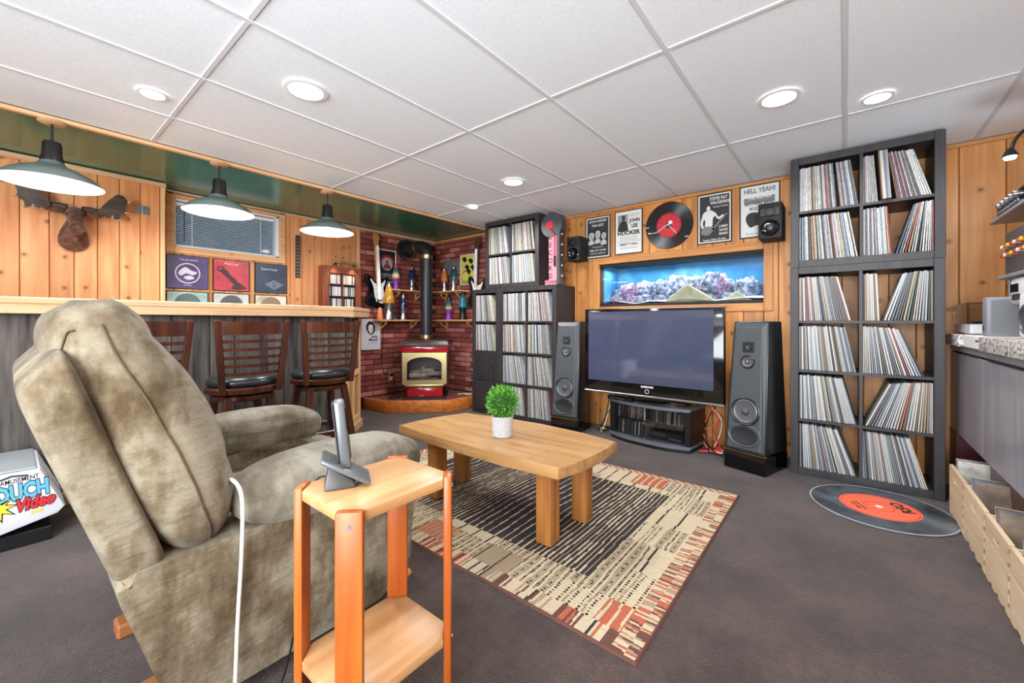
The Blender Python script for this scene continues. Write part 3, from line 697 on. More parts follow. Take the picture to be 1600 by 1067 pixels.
for sh, z in ((0, .056), (1, .201)):
    for k, (a, b) in enumerate(((-.32, -.02), (.0, .31))):
        if sh == 0 and k == 1: 
            v_ = thing('tape_deck', 'flat black tape deck on the bottom shelf behind the smoked glass door', 'tape deck', st.matrix_world.translation + Vector((.155, .11, z)), -7)
            v_.location = Vector((-1.385, 3.56, 0)) + Matrix.Rotation(R(-7), 3, 'Z') @ Vector((.155, .1, z + .0005))
            B().box((-.15, 0, 0), (.15, .22, .07), .003).build('deck_case', BLACK, v_); B().box((-.14, -.004, .03), (.0, .001, .06), .001).build('tape_flap', DGREY, v_)
            for q in range(4): B().box((.03 + q * .027, -.004, .015), (.05 + q * .027, .001, .03), .001).build('button', SILVER, v_)
            continue
        xx = a; Vm, Fm, Cm = [], [], []; pr = random.Random(sh * 7 + k)
        while xx < b - .02:
            t = pr.uniform(.012, .017); hgt = pr.uniform(.105, .125); lean = .012 * pr.random()
            n0 = len(Vm); Vm += [(xx, .1, 0), (xx + t, .1, 0), (xx + t, .29, 0), (xx, .29, 0), (xx + lean, .1, hgt), (xx + t + lean, .1, hgt), (xx + t + lean, .29, hgt), (xx + lean, .29, hgt)]
            for f_ in ((3, 2, 1, 0), (4, 5, 6, 7), (0, 1, 5, 4), (1, 2, 6, 5), (2, 3, 7, 6), (3, 0, 4, 7)): Fm.append([n0 + i for i in f_]); Cm.append(srgb(*pr.choice([(150, 140, 120), (40, 40, 44), (176, 170, 158), (90, 80, 72), (60, 64, 72)])))
            xx += t + lean + .001
        o = colour_mesh('tape_cassettes', Vm, Fm, Cm, attrcol('tape_spines', .5)); o.location = Vector((-1.385, 3.56, 0)) + Matrix.Rotation(R(-7), 3, 'Z') @ Vector((0, 0, z + .0008)); o.rotation_euler = (0, 0, R(-7))
        tag(o, ['row of tape cases on the bottom shelf behind the left glass door of the stand', 'row of tape cases on the upper shelf behind the left glass door', 'row of tape cases on the upper shelf behind the right glass door'][sh + k], 'tapes', None, 'stuff')
# slim players on the stand top, either side of the foot
pl = thing('disc_player', 'slim black player lying on the stand top under the left half of the television', 'player', (-1.60, 3.585, .3705), -7); B().box((-.16, 0, 0), (.10, .045, .035), .004).build('player_case', GLOSSB, pl); B().box((-.14, -.003, .012), (.02, .001, .022)).build('disc_slot', DGREY, pl)

def tower(x, y, rz, label, w0=.30, dep=.35):
    t = thing('tower_speaker', label, 'speaker', (x, y, 0), rz, 'tower speakers')
    h = 1.105; w1 = w0 * .85; lean = .11; PL = .135
    B().hexa([(-w0 / 2, 0, 0), (w0 / 2, 0, 0), (w0 / 2, dep, 0), (-w0 / 2, dep, 0), (-w0 / 2, .012, PL), (w0 / 2, .012, PL), (w0 / 2, dep, PL), (-w0 / 2, dep, PL)], .008).build('plinth', GLOSSB, t)
    z0 = PL + .004
    B().hexa([(-w0 / 2, .014, z0), (w0 / 2, .014, z0), (w0 / 2, dep, z0), (-w0 / 2, dep, z0), (-w1 / 2, lean, h), (w1 / 2, lean, h), (w1 / 2, dep - .04, h), (-w1 / 2, dep - .04, h)], .012, 2).build('cabinet', mat('tower_side', srgb(30, 32, 34), .3), t, 30)
    d = Vector((0, lean - .014, h - z0)); L = d.length; d.normalize(); nrm = Vector((0, -d.z, d.y))
    F_ = frame((0, .014, z0), (1, 0, 0), d, nrm)
    k0, k1 = w0 / 2 - .012, w1 / 2 - .006
    B().hexa([(-k0, .01, 0), (k0, .01, 0), (k1, L - .008, 0), (-k1, L - .008, 0), (-k0 + .02, .025, .02), (k0 - .022, .025, .02), (k1 - .032, L - .05, .02), (-k1 + .022, L - .05, .02)], .003, M=F_).build('baffle', DGREY, t)
    def drv(v, r, parts):
        M = F_ @ Matrix.Translation((0, v, .0205))
        s = B().lathe([(r * 1.0, 0), (r * 1.0, .005), (r * .93, .008), (r * .86, .004), (r * .82, .004)], 40, M=M).build(parts[0] + '_ring', BLACK, t, 40)
        B().lathe([(r * .83, .004), (r * .76, .007), (r * .68, .003), (r * .62, .0015), (r * .25, .0005), (r * .25, .001), (0, .001)], 40, M=M).build(parts[0] + '_cone', parts[2], s, 40)
        B().lathe([(r * .26, .001), (r * .24, .008), (r * .12, .014), (0, .016)], 24, M=M).build(parts[0] + '_dome', parts[1], s, 60)
    CONE = mat('cone', srgb(90, 92, 96), .35, .3)
    drv(.30, .105, ('woofer', DGREY, CONE)); drv(.665, .05, ('midrange', STEEL, CONE)); drv(.775, .027, ('tweeter', SILVER, DGREY))
    B().box((-.042, .735, .0185), (.042, .815, .0215), .001, M=F_).build('tweeter_plate', BLACKM, t)
    M = F_ @ Matrix.Translation((0, .125, .0205))
    s = B().lathe([(.122, 0), (.122, .004), (.113, .007), (.106, .002), (0, .002)], 44, M=M, sy=.68).build('passive_radiator', DGREY, t, 40)
    B().lathe([(.097, .002), (.09, .0055), (.083, .0025), (0, .003)], 44, M=M, sy=.68).build('radiator_cone', BLACKM, s, 40)
    B().box((-w0 / 2, .002, PL - .001), (w0 / 2, .03, PL + .005)).build('base_line', GOLDP, t)
    return t
tower(-.58, 3.41, -17, 'tall grey tower speaker between the television and the tall record shelf')
tower(-2.178, 3.49, 4, 'tall grey tower speaker between the left record shelf and the television', .305, .31)
def bookshelf(x, z, yf, w_, h, rz, label):
    t = thing('bookshelf_speaker', label, 'speaker', (x, yf, z), rz, 'small black wall speakers')
    d = 4.0 - yf - .02
    B().box((-w_ / 2, 0, 0), (w_ / 2, d, h), .006, 2).build('cabinet', BLACKM, t, 30)
    for v, r, nm in ((h * .29, w_ * .40, 'woofer'), (h * .74, w_ * .22, 'tweeter')):
        M = frame((0, -.0005, v), (1, 0, 0), (0, 0, 1), (0, -1, 0))
        s = B().lathe([(r, 0), (r, .005), (r * .92, .008), (r * .84, .003), (r * .5, .0), (0, .001)], 32, M=M).build(nm + '_ring', GLOSSB, t, 40)
        B().lathe([(r * .3, .0005), (r * .27, .006), (0, .009)], 20, M=M).build(nm + '_dome', DGREY, s, 60)
    B().box((-w_ * .42, -.006, h * .63), (w_ * .42, .001, h * .86), .003).build('tweeter_plate', BLACK, t)
    q = .06 if x > -1 else -.04; B().box((q - .012, d - .004, h * .3), (q + .012, d + .02, h * .6), .002).build('wall_bracket', BLACK, t)
bookshelf(-2.25, 1.755, 3.80, .155, .255, 0, 'small black speaker on the pine wall beside the record sign')
bookshelf(-.455, 1.755, 3.75, .16, .275, 0, 'small black speaker overlapping the rightmost concert poster')

# ================================================================== PICTURES
def person_shape(b, x, y, s, M, lean=0):
    """a plain printed figure: head and shoulders as flat shapes"""
    b.prism([(x + lean + .16 * s * math.cos(a * .393), y + .62 * s + .2 * s * math.sin(a * .393)) for a in range(16)], 0, .0005, M=M)
    b.prism(spline([(x - .42 * s, y - .1 * s), (x - .34 * s, y + .28 * s), (x - .1 * s + lean * .6, y + .42 * s), (x + .12 * s + lean * .6, y + .42 * s), (x + .34 * s, y + .25 * s), (x + .4 * s, y - .1 * s)], 3), 0, .0005, M=M)
def poster(name, label, M, w_, h, ground, border=.012, fw=.008, group=None, fcol=None, cat='poster'):
    t = thing(name, label, cat, M.translation, 0, group); t.rotation_euler = M.to_euler()
    fr = B(); f = fcol or BLACKM
    fr.box((-w_ / 2, 0, 0), (-w_ / 2 + fw, h, .016), .002).box((w_ / 2 - fw, 0, 0), (w_ / 2, h, .016), .002).box((-w_ / 2 + fw, 0, 0), (w_ / 2 - fw, fw, .016), .002).box((-w_ / 2 + fw, h - fw, 0), (w_ / 2 - fw, h, .016), .002)
    fr.build('picture_frame', f, t)
    B().box((-w_ / 2 + fw, fw, .002), (w_ / 2 - fw, h - fw, .008)).build('sheet', PAPER, t)
    B().box((-w_ / 2 + fw + border, fw + border, .008), (w_ / 2 - fw - border, h - fw - border, .0084)).build('printed_ground', ground, t)
    return t
TX = lambda x, y, z=.0088: Matrix.Translation((x, y, z))
DARKP = mat('poster_dark', srgb(48, 48, 50), .7)
GP = 'concert posters along the top of the pine wall'
p = poster('concert_poster', 'dark framed concert poster of three faces, beside the small left speaker', back_wall(-2.06, 1.785), .29, .445, DARKP, group=GP)
text('LIVE IN CONCERT', .036, PAPER, TX(0, .395), p, bold=.01, sx=.72); text('THIN LIZZY', .034, PAPER, TX(0, .35), p, bold=.01, sx=.8)
b = B()
fd = B()
for x, y, sx_, sy_ in ((-.075, .245, .034, .048), (.0, .255, .03, .055), (.07, .235, .028, .042)):
    b.prism([(x + sx_ * math.cos(a * .314) * (1 - .18 * math.sin(a * .314) * -1 * (math.sin(a * .314) < 0)), y + sy_ * math.sin(a * .314)) for a in range(20)], 0, .0005, M=TX(0, 0, .0085))
    b.prism(spline([(x - .035, y - .095), (x - .02, y - .05), (x + .02, y - .05), (x + .03, y - .09)], 3), 0, .0005, M=TX(0, 0, .0085))
    for ex in (-.4, .4): fd.box((x + ex * sx_ - .007, y + .008, .0091), (x + ex * sx_ + .007, y + .013, .0093))
    fd.box((x - .004, y - .012, .0091), (x + .003, y + .004, .0093)); fd.box((x - .011, y - .027, .0091), (x + .011, y - .022, .0093))
    fd.prism(spline([(x - sx_ * 1.1, y - .01), (x - sx_ * 1.1, y + sy_ * .8), (x, y + sy_ * 1.15), (x + sx_ * 1.1, y + sy_ * .7), (x + sx_ * .95, y + .02), (x + sx_ * .5, y + sy_ * .7), (x - sx_ * .6, y + sy_ * .65)], 3), .0091, .0093)
b.build('printed_faces', mat('halftone', srgb(186, 186, 184), .7), p); fd.build('printed_features', INK, p)
text('WED. OCT 12 8 PM', .026, PAPER, TX(0, .082), p, bold=.01, sx=.85); text('with special guests', .016, PAPER, TX(0, .12), p); text('MUSIC HALL  ADMISSION $5', .017, PAPER, TX(0, .05), p, sx=.8)
p = poster('concert_poster', 'white framed concert poster reading JOHN LEE HOOKER', back_wall(-1.715, 1.795), .295, .445, PAPER, .014, group=GP)
ph = B().box((-.115, .235, .0084), (-.005, .40, .0088)).build('printed_photograph', mat('photo_grey', srgb(150, 150, 150), .7), p); b = B(); b.prism([(-.052 + .017 * math.cos(a * .393), .365 + .022 * math.sin(a * .393)) for a in range(16)], 0, .0005, M=TX(0, 0, .0089)); b.prism([(-.078, .378), (-.028, .378), (-.036, .394), (-.068, .394)], 0, .0005, M=TX(0, 0, .0090))
b.prism(spline([(-.11, .237), (-.105, .29), (-.08, .335), (-.04, .342), (-.02, .32), (-.008, .27), (-.008, .237)], 3), 0, .0005, M=TX(0, 0, .0089)); b.build('printed_figure', mat('photo_black', srgb(46, 46, 46), .7), p)
for s_, y, z in (('JOHN', .335, .05), ('LEE', .28, .05)): text(s_, z, INK, TX(.065, y), p, bold=.04, sx=.85)
text('HOOKER', .058, INK, TX(0, .213), p, bold=.04, sx=.98); text('LIBERTY HALL', .034, INK, TX(0, .098), p, bold=.015, sx=.95)
text('the living legend of the blues', .015, INK, TX(0, .17), p); text('with the coast to coast blues band', .014, INK, TX(0, .148), p); text('Wed. Thu. Fri. Sat. Sun.', .022, INK, TX(0, .062), p, sx=.85); text('one night only at the', .014, INK, TX(.06, .385), p, sx=.9)
b = B()
for y in (.127, .4): b.box((-.12, y, .0084), (.12, y + .003, .0088))
b.build('printed_rules', INK, p)
p = poster('concert_poster', 'dark framed concert poster of a guitar player, right of the record clock', back_wall(-.91, 1.805), .285, .45, DARKP, group=GP)
text('STEVIE RAY', .04, PAPER, TX(.035, .4), p, bold=.015, sx=.72); text('VAUGHAN', .04, PAPER, TX(.045, .362), p, bold=.015, sx=.8); text('DOUBLE TROUBLE', .018, PAPER, TX(.05, .325), p, sx=.8)
b = B(); b.prism([(-.048 + .016 * math.cos(a * .393), .318 + .022 * math.sin(a * .393)) for a in range(16)], 0, .0005, M=TX(0, 0, .0085))
b.prism(spline([(-.058, .30), (-.09, .28), (-.10, .24), (-.075, .21), (-.075, .15), (-.02, .15), (-.012, .22), (.005, .25), (-.005, .285), (-.035, .30)], 4), 0, .0005, M=TX(0, 0, .0085))
b.prism(spline([(-.10, .25), (-.115, .19), (-.10, .14), (-.05, .115), (-.045, .13), (-.085, .155), (-.095, .19), (-.08, .24)], 4), 0, .0005, M=TX(0, 0, .0088)); b.prism(spline([(.0, .26), (.035, .21), (.075, .235), (.07, .25), (.035, .232), (.01, .275)], 4), 0, .0005, M=TX(0, 0, .0088))
b.build('printed_figure', PAPER, p)
b = B(); b.prism(spline([(-.11, .10), (-.06, .075), (-.02, .10), (.0, .14), (-.04, .155), (-.09, .15)], 4), 0, .0012, M=TX(0, 0, .0086)); b.prism([(-.02, .13), (.10, .26), (.108, .252), (-.01, .118)], 0, .0012, M=TX(0, 0, .0086)); b.build('printed_guitar', GREY, p)
for s_, y in (("LARRY", .145), ('DAVIS', .112), ('BAND', .08)): text(s_, .03, PAPER, TX(.075, y), p, bold=.012, sx=.85)
text('Tuesday 10:00pm FM-106fm', .021, PAPER, TX(0, .034), p, bold=.01, sx=.8)
p = poster('concert_poster', 'white concert poster reading HELL YEAH, partly behind the right wall speaker', back_wall(-.56, 1.815), .295, .445, PAPER, .012, group=GP)
text('HELL YEAH!', .054, GREY, TX(0, .395), p, bold=.04, sx=.82); B().box((-.115, .29, .0084), (.11, .34, .0088)).build('printed_band', GREY, p)
text('THE ALLMAN', .034, PAPER, TX(0, .335, .009), p, bold=.015, sx=.85); text('BROTHERS BAND', .034, INK, TX(0, .285), p, bold=.015, sx=.8); text('BOZ SCAGGS', .036, INK, TX(.02, .245), p, bold=.015, sx=.85)
b = B(); b.prism(spline([(-.10, .15), (-.09, .20), (-.04, .215), (.03, .19), (.06, .15), (.02, .11), (-.03, .10), (-.07, .09)], 4), 0, .0005, M=TX(0, 0, .0085)); b.build('printed_sketch', DARKP, p)
text('free admission', .018, INK, TX(-.05, .035), p)
# record clock
M = back_wall(-1.313, 2.027); clk = thing('record_clock', 'black vinyl record wall clock with red label above the aquarium', 'clock', M.translation); clk.rotation_euler = M.to_euler()
k = N('vinyl'); k.bsdf.inputs['Metallic'].default_value = .25; k.bsdf.inputs['Anisotropic'].default_value = .9; tg = k.n('ShaderNodeTangent', direction_type='RADIAL', axis='Z'); k.l(tg.outputs[0], k.bsdf.inputs['Tangent']); tc = k.n('ShaderNodeTexCoord'); ln = k.n('ShaderNodeVectorMath', operation='LENGTH'); k.l(tc.outputs['Object'], ln.inputs[0]); sn = k.n('ShaderNodeMath', operation='MULTIPLY', _1=900.0); k.l(ln.outputs['Value'], sn.inputs[0]); s2 = k.n('ShaderNodeMath', operation='SINE'); k.l(sn.outputs[0], s2.inputs[0])
k.bsdf.inputs['Base Color'].default_value = srgb(26, 27, 29); k.bsdf.inputs['Roughness'].default_value = .34; k.bsdf.inputs['Specular IOR Level'].default_value = 1; VIN = k.m
B().lathe([(0, .001), (.222, .001), (.225, .003), (.222, .005), (0, .005)], 72).build('disc', VIN, clk, 30)
B().lathe([(0, .005), (.118, .005), (.118, .0062), (0, .0062)], 48).build('label', REDINK, clk, 30)
RK = mat('clock_label_black', srgb(30, 26, 26), .5)
b = B(); b.lathe([(.114, .0063), (.111, .0068), (.108, .0063)], 48); b.lathe([(0, .0063), (.03, .0063), (.03, .0068), (0, .0068)], 24); b.build('label_ring', RK, clk, 30)
for i in range(12): B().box((.06, -.0015, .0063), (.10, .0015, .0068), M=Matrix.Rotation(R(30 * i + 12), 4, 'Z')).build('label_mark', RK, clk)
CLW = mat('clock_hand_white', srgb(240, 240, 236), .5)
B().tube([(.02, .02, .011), (-.03, -.005, .011), (-.11, -.055, .011), (-.16, -.06, .011), (-.195, -.055, .011)], [.006, .004, .0035, .0035, .007], 8).build('minute_hand', CLW, clk, 60)
B().cyl((0, 0, .014), (.075, -.085, .014), .003, 8).build('hour_hand', CLW, clk, 60)
B().lathe([(0, .008), (.018, .008), (.018, .018), (0, .02)], 20, M=Matrix.Translation((.02, .022, 0))).build('hand_boss', CLW, clk, 40)
B().box((-.222, .0, .005), (-.19, .006, .008)).build('edge_mark', CLW, clk); B().box((.15, -.13, .005), (.185, -.124, .008)).build('edge_mark', CLW, clk)
# album sleeves framed on the bar wall
ART = [('framed dark blue album sleeve with round emblem, left in the upper row under the window', (86, 74, 120), (206, 196, 214), 0), ('framed red album sleeve, middle of the upper row under the window', (200, 70, 80), (70, 40, 50), 1), ('framed slate album sleeve with white diamond, right in the upper row under the window', (62, 72, 92), (206, 212, 220), 2),
       ('framed pale green album sleeve, left of the lower row behind the bar counter', (176, 206, 196), (90, 110, 112), 3), ('framed grey and white album sleeve, middle of the lower row behind the bar counter', (206, 206, 200), (96, 96, 96), 4), ('framed cream album sleeve, right of the lower row behind the bar counter', (226, 216, 192), (150, 130, 100), 5)]
for i, (lab, c1, c2, kd) in enumerate(ART):
    y = [1.048, 1.397, 1.758][i % 3]; z = 1.405 if i < 3 else 1.075
    gr = N('album_print_%d' % i); f = gr.noise(gr.vec((1, 1, 1)), 7, 4); gr.base(gr.ramp(f, [(.3, srgb(*[v * .78 for v in c1])), (.7, srgb(*[min(255, v * 1.1) for v in c1]))])); gr.bsdf.inputs['Roughness'].default_value = .35
    a = poster('framed_album_sleeve', lab, left_wall(y, z), .315, .31, gr.m, .001, .007, group='framed album sleeves on the bar wall', cat='album sleeve')
    c2m = mat('album_motif_%d' % i, srgb(*c2), .5); b = B()
    if kd == 0:
        b.lathe([(.085, .0088), (.09, .0092), (.095, .0088)], 40, M=Matrix.Translation((0, .145, 0))); b.prism(spline([(-.07, .15), (-.02, .20), (.03, .17), (.07, .16), (.04, .13), (-.01, .145), (-.05, .12)], 4), 0, .0006, M=TX(0, 0, .0086)); b.prism(spline([(-.03, .11), (.02, .125), (.05, .10), (.0, .085)], 4), 0, .0006, M=TX(0, 0, .0086))
        text('MILLER BAND', .024, c2m, TX(.01, .268), a, sx=.9); text('dreams', .02, c2m, TX(0, .035), a)
    elif kd == 1:
        b.prism(spline([(-.10, .20), (-.05, .21), (.0, .15), (.05, .10), (.02, .07), (-.03, .12)], 4), 0, .0006, M=TX(0, 0, .0086)); b.prism(spline([(.0, .03), (.05, .09), (.10, .06), (.13, .03), (.05, .015)], 4), 0, .0007, M=TX(0, 0, .0087))
        b.lathe([(.02, .0088), (.026, .0092), (.03, .0088)], 20, M=Matrix.Translation((-.09, .21, 0))); text('Meat Loaf', .03, PAPER, TX(.0, .268), a)
    elif kd == 2:
        for q in (.075, .05): 
            pts = [(q * 1.1, 0), (0, q * .62), (-q * 1.1, 0), (0, -q * .62)]
            for j in range(4): b.tube([(pts[j][0] + .03, pts[j][1] + .09, .009), (pts[(j + 1) % 4][0] + .03, pts[(j + 1) % 4][1] + .09, .009)], .0018, 5)
        b.box((-.01, .085, .0086), (.07, .088, .0092)).box((.0, .10, .0086), (.06, .103, .0092)); text('Supertramp', .034, c2m, TX(-.02, .25), a, shear=.3)
    else: b.lathe([(0, .0086), (.1, .0086), (.1, .0092), (0, .0092)], 36, M=Matrix.Translation((0, .19, 0)))
    b.build('printed_motif', c2m, a)
# brick wall posters
p = poster('gig_poster', 'black poster with red and grey round print behind the black guitar', left_wall(3.17, 1.63, -4.722), .275, .425, BLACKM, .006, .006, fcol=WHITE)
b = B(); b.lathe([(0, .0086), (.085, .0086), (.085, .0092), (0, .0092)], 30, M=Matrix.Translation((0, .24, 0))); b.build('printed_disc', mat('poster_grey_disc', srgb(168, 160, 164), .6), p)
b = B(); 
for a in range(12): b.prism([(-.012, .09), (.012, .09), (.0, .125)], 0, .0008, M=Matrix.Translation((0, .24, .0087)) @ Matrix.Rotation(R(-70 + a * 13), 4, 'Z'))
b.build('printed_rays', REDINK, p); b = B(); person_shape(b, 0, .19, .12, TX(0, 0, .0094)); b.build('printed_figure', mat('poster_red_brown', srgb(120, 44, 50), .6), p)
for i in range(4): text('live tonight with special guests', .014, PAPER, TX(0, .105 - i * .02), p, sx=1.0 - .05 * i)
p = poster('gig_poster', 'yellow and black poster on the brick wall above the right hand lamp shelf', back_wall(-4.03, 1.61, 3.99), .265, .42, mat('poster_yellow', srgb(206, 196, 86), .6), .004, .005, fcol=PAPER)
b = B()
for q in ((-.10, .36), (.02, .33), (-.05, .25), (.06, .24), (-.02, .19)): b.prism(spline([(q[0], q[1]), (q[0] + .04, q[1] + .03), (q[0] + .09, q[1] - .01), (q[0] + .05, q[1] - .05), (q[0] + .02, q[1] - .02)], 4), 0, .0008, M=TX(0, 0, .0085))
b.build('printed_shapes', INK, p); B().lathe([(.075, .0086), (.082, .0092), (.09, .0086)], 30, M=Matrix.Translation((-.03, .11, 0))).build('printed_ring', REDINK, p); B().box((-.125, .01, .0085), (.125, .06, .0090)).build('printed_grass', mat('poster_green', srgb(130, 160, 70), .6), p)
p = poster('gig_poster', 'pale grey poster reading John Mayall low on the brick wall beside the bar end', left_wall(2.93, .745, -4.722), .27, .395, mat('poster_pale', srgb(206, 206, 212), .7), .002, .003, fcol=PAPER)
b = B(); b.prism(spline([(-.07, .30), (-.03, .36), (.03, .35), (.06, .29), (.05, .22), (.0, .19), (-.05, .23)], 4), 0, .0006, M=TX(0, 0, .0086)); b.build('printed_hair', INK, p); b = B(); b.prism(spline([(-.03, .31), (.02, .32), (.035, .27), (.02, .215), (-.01, .21), (-.035, .26)], 4), 0, .0006, M=TX(0, 0, .0094)); b.build('printed_face', PAPER, p)
b = B().box((-.022, .27, .0102), (-.006, .277, .0106)).box((.008, .27, .0102), (.024, .277, .0106)).box((-.012, .232, .0102), (.016, .238, .0106)); b.build('printed_features', INK, p)
text('John', .05, INK, TX(.05, .165), p, bold=.012, shear=.2); text('Mayall', .05, INK, TX(.03, .125), p, bold=.012, shear=.2); text('in concert with the band', .015, GREY, TX(.03, .085), p)
gp_ = thing('smoked_plaque', 'blank grey smoked plaque on the brick wall left of the yellow poster', 'plaque', (-4.36, 3.986, 1.77)); B().box((-.16, 0, 0), (.16, .008, .215), .003).build('plaque_plate', mat('smoked_plate', srgb(112, 108, 110), .2), gp_)
for s in (-1, 1): B().lathe([(0, 0), (.006, 0), (.004, .004), (0, .005)], 10, M=frame((s * .14, 0, .19), (1, 0, 0), (0, 0, 1), (0, -1, 0))).build('screw', STEEL, gp_, 40)

# ================================================================== AQUARIUM
aq = thing('aquarium', 'long aquarium built into the pine wall above the television', 'aquarium', (AX0, 4.0, AZ0)); AW, AH = AX1 - AX0, AZ1 - AZ0
cs = B(); t = .07
for lo, hi in (((-t, -.02, -t), (0, .0, AH + t)), ((AW, -.02, -t), (AW + t, 0, AH + t)), ((0, -.02, -t), (AW, 0, 0)), ((0, -.02, AH), (AW, 0, AH + t))):
    B().box(lo, hi, .005).build('casing_board', PINE_ZT if hi[2] - lo[2] > .3 else PINE_X, aq)
B().box((0, .012, AH - .03), (AW, .03, AH), .003).build('top_rim', BLACKM, aq); B().box((0, .012, 0), (AW, .03, .026), .003).build('bottom_rim', BLACKM, aq)
B().box((0, .034, .002), (AW, .040, AH - .002)).build('front_glass', glass('aquarium_glass', (.95, .98, 1, 1), .35), aq)
k = N('aquarium_backdrop'); v = k.vec((1, 1, 1)); f = k.noise(v, 3.0, 4); k.base(k.ramp(f, [(.3, srgb(30, 96, 146)), (.5, srgb(58, 136, 180)), (.72, srgb(112, 178, 200))])); k.bsdf.inputs['Roughness'].default_value = .8; BLUEB = k.m
tb = B(); tb.box((-.005, .45, 0), (AW + .005, .46, AH)).box((-.012, .04, 0), (-.003, .46, AH)).box((AW + .003, .04, 0), (AW + .012, .46, AH)); tb.build('backdrop', BLUEB, aq)
B().box((0, .04, -.01), (AW, .46, .0)).build('tank_floor', BLACKM, aq); B().box((0, .04, AH), (AW, .46, AH + .01)).build('hood', BLACKM, aq)
d = bpy.data.lights.new('aquarium_light', 'AREA'); d.shape = 'RECTANGLE'; d.size = AW - .1; d.size_y = .22; d.energy = 15; d.color = (.84, .93, 1); o = bpy.data.objects.new('aquarium_light', d); C.objects.link(o); o.location = ((AX0 + AX1) / 2, 4.2, AZ1 - .04)
k = N('reef_rock'); v = k.vec((1, 1, 1)); f = k.noise(v, 26, 5, .7); k.base(k.ramp(f, [(.36, srgb(52, 60, 84)), (.5, srgb(122, 128, 150)), (.68, srgb(206, 212, 220))])); k.bsdf.inputs['Roughness'].default_value = .9; k.bump(f, 1, .02); REEF = k.m
k = N('reef_rock_mauve'); v = k.vec((1, 1, 1)); f = k.noise(v, 30, 5, .7); k.base(k.ramp(f, [(.36, srgb(90, 66, 92)), (.5, srgb(146, 118, 146)), (.68, srgb(206, 190, 206))])); k.bsdf.inputs['Roughness'].default_value = .9; k.bump(f, 1, .02); REEFM = k.m
sand = B(); rows = []
for i in range(41):
    x = .002 + i * (AW - .004) / 40; rows.append([sand.bm.verts.new((x, .045 + j * .05, .045 + .03 * noise.noise(Vector((x * 4, j * .4, 0))) + .004 * j)) for j in range(9)])
for p_, q_ in zip(rows, rows[1:]):
    for j in range(8): sand.bm.faces.new((p_[j], q_[j], q_[j + 1], p_[j + 1]))
SAND = cloth('reef_sand', srgb(206, 212, 216), srgb(238, 240, 240), 30, 200, .95, .3, 0); sand.build('sand_bed', SAND, aq, 60)
rr = random.Random(5)
for i in range(26):
    x = .07 + (AW - .14) * (i + rr.uniform(-.4, .4)) / 26 ; r = rr.uniform(.045, .08); hgt = .5 + .5 * abs(math.sin(i * .9))
    B().rock((min(max(x, .09), AW - .09), rr.uniform(.24, .34), .06 + (.09 + .06 * math.sin(3.14 * min(1, max(0, x / AW)))) * hgt), r * 1.25, 3, .6, 3.4, (1, .75, 1.05), i * 3.1).build('reef_rock', REEFM if i in (3, 4, 5, 17, 20) else REEF, aq, 80)
for i in range(9):
    B().rock((.12 + i * .155, rr.uniform(.16, .2), .075), rr.uniform(.045, .065), 3, .5, 3.5, (1.2, .8, .7), i * 5.3 + 40).build('reef_rock', REEFM if i in (0, 1) else REEF, aq, 80)
# tan reflection in the tank glass, built as solid peaks
TANM = cloth('tan_reflection', srgb(150, 144, 118), srgb(178, 170, 140), 20, 200, .9, .3, 0)
B().hexa([(.64, .06, .03), (1.14, .06, .03), (1.14, .13, .03), (.64, .13, .03), (.855, .085, .20), (.885, .085, .20), (.885, .115, .20), (.855, .115, .20)], .02, 3).build('glass_reflection', TANM, aq, 60)
B().hexa([(1.18, .06, .03), (1.42, .06, .03), (1.42, .13, .03), (1.18, .13, .03), (1.28, .085, .115), (1.30, .085, .115), (1.30, .115, .115), (1.28, .115, .115)], .02, 3).build('glass_reflection', TANM, aq, 60)
WEED = mat('water_plant', srgb(70, 120, 130), .6)
for i in range(9):
    x = .06 + .05 * (i % 3) + (0 if i < 3 else .62 if i < 6 else 1.28); b = B(); h_ = rr.uniform(.2, .33)
    for q in range(5): b.tube([(x + q * .012, .38, .04), (x + q * .012 + rr.uniform(-.02, .02), .38, .04 + h_ * .5), (x + q * .012 + rr.uniform(-.04, .04), .37, .04 + h_ * rr.uniform(.8, 1.1))], [.005, .004, .001], 5)
    b.build('water_plant', WEED, aq, 60)

# ================================================================== BRICK CORNER
sv = thing('stove', 'red enamel stove with brass door on the corner hearth, black pipe to the wall', 'stove', (-4.24, 3.44, .1355), 45)
DKBR = mat('stove_dark', srgb(58, 40, 36), .35)
B().box((-.27, -.25, 0), (.27, .27, .02), .004).build('base_plate', BLACKM, sv)
B().hexa([(-.225, -.2, .02), (.225, -.2, .02), (.21, .2, .02), (-.21, .2, .02), (-.22, -.19, .155), (.22, -.19, .155), (.21, .2, .155), (-.21, .2, .155)], .015, 2).build('pedestal', RED, sv, 30)
bd = B(); bd.box((-.295, -.19, .16), (-.25, .21, .665), .01, 2).box((.25, -.19, .16), (.295, .21, .665), .01, 2).box((-.25, .16, .16), (.25, .21, .665)).box((-.25, -.19, .16), (.25, .16, .185)).build('firebox', DKBR, sv)
B().box((-.295, -.21, .585), (.295, .2, .665), .012, 2).build('front_band', RED, sv, 30)
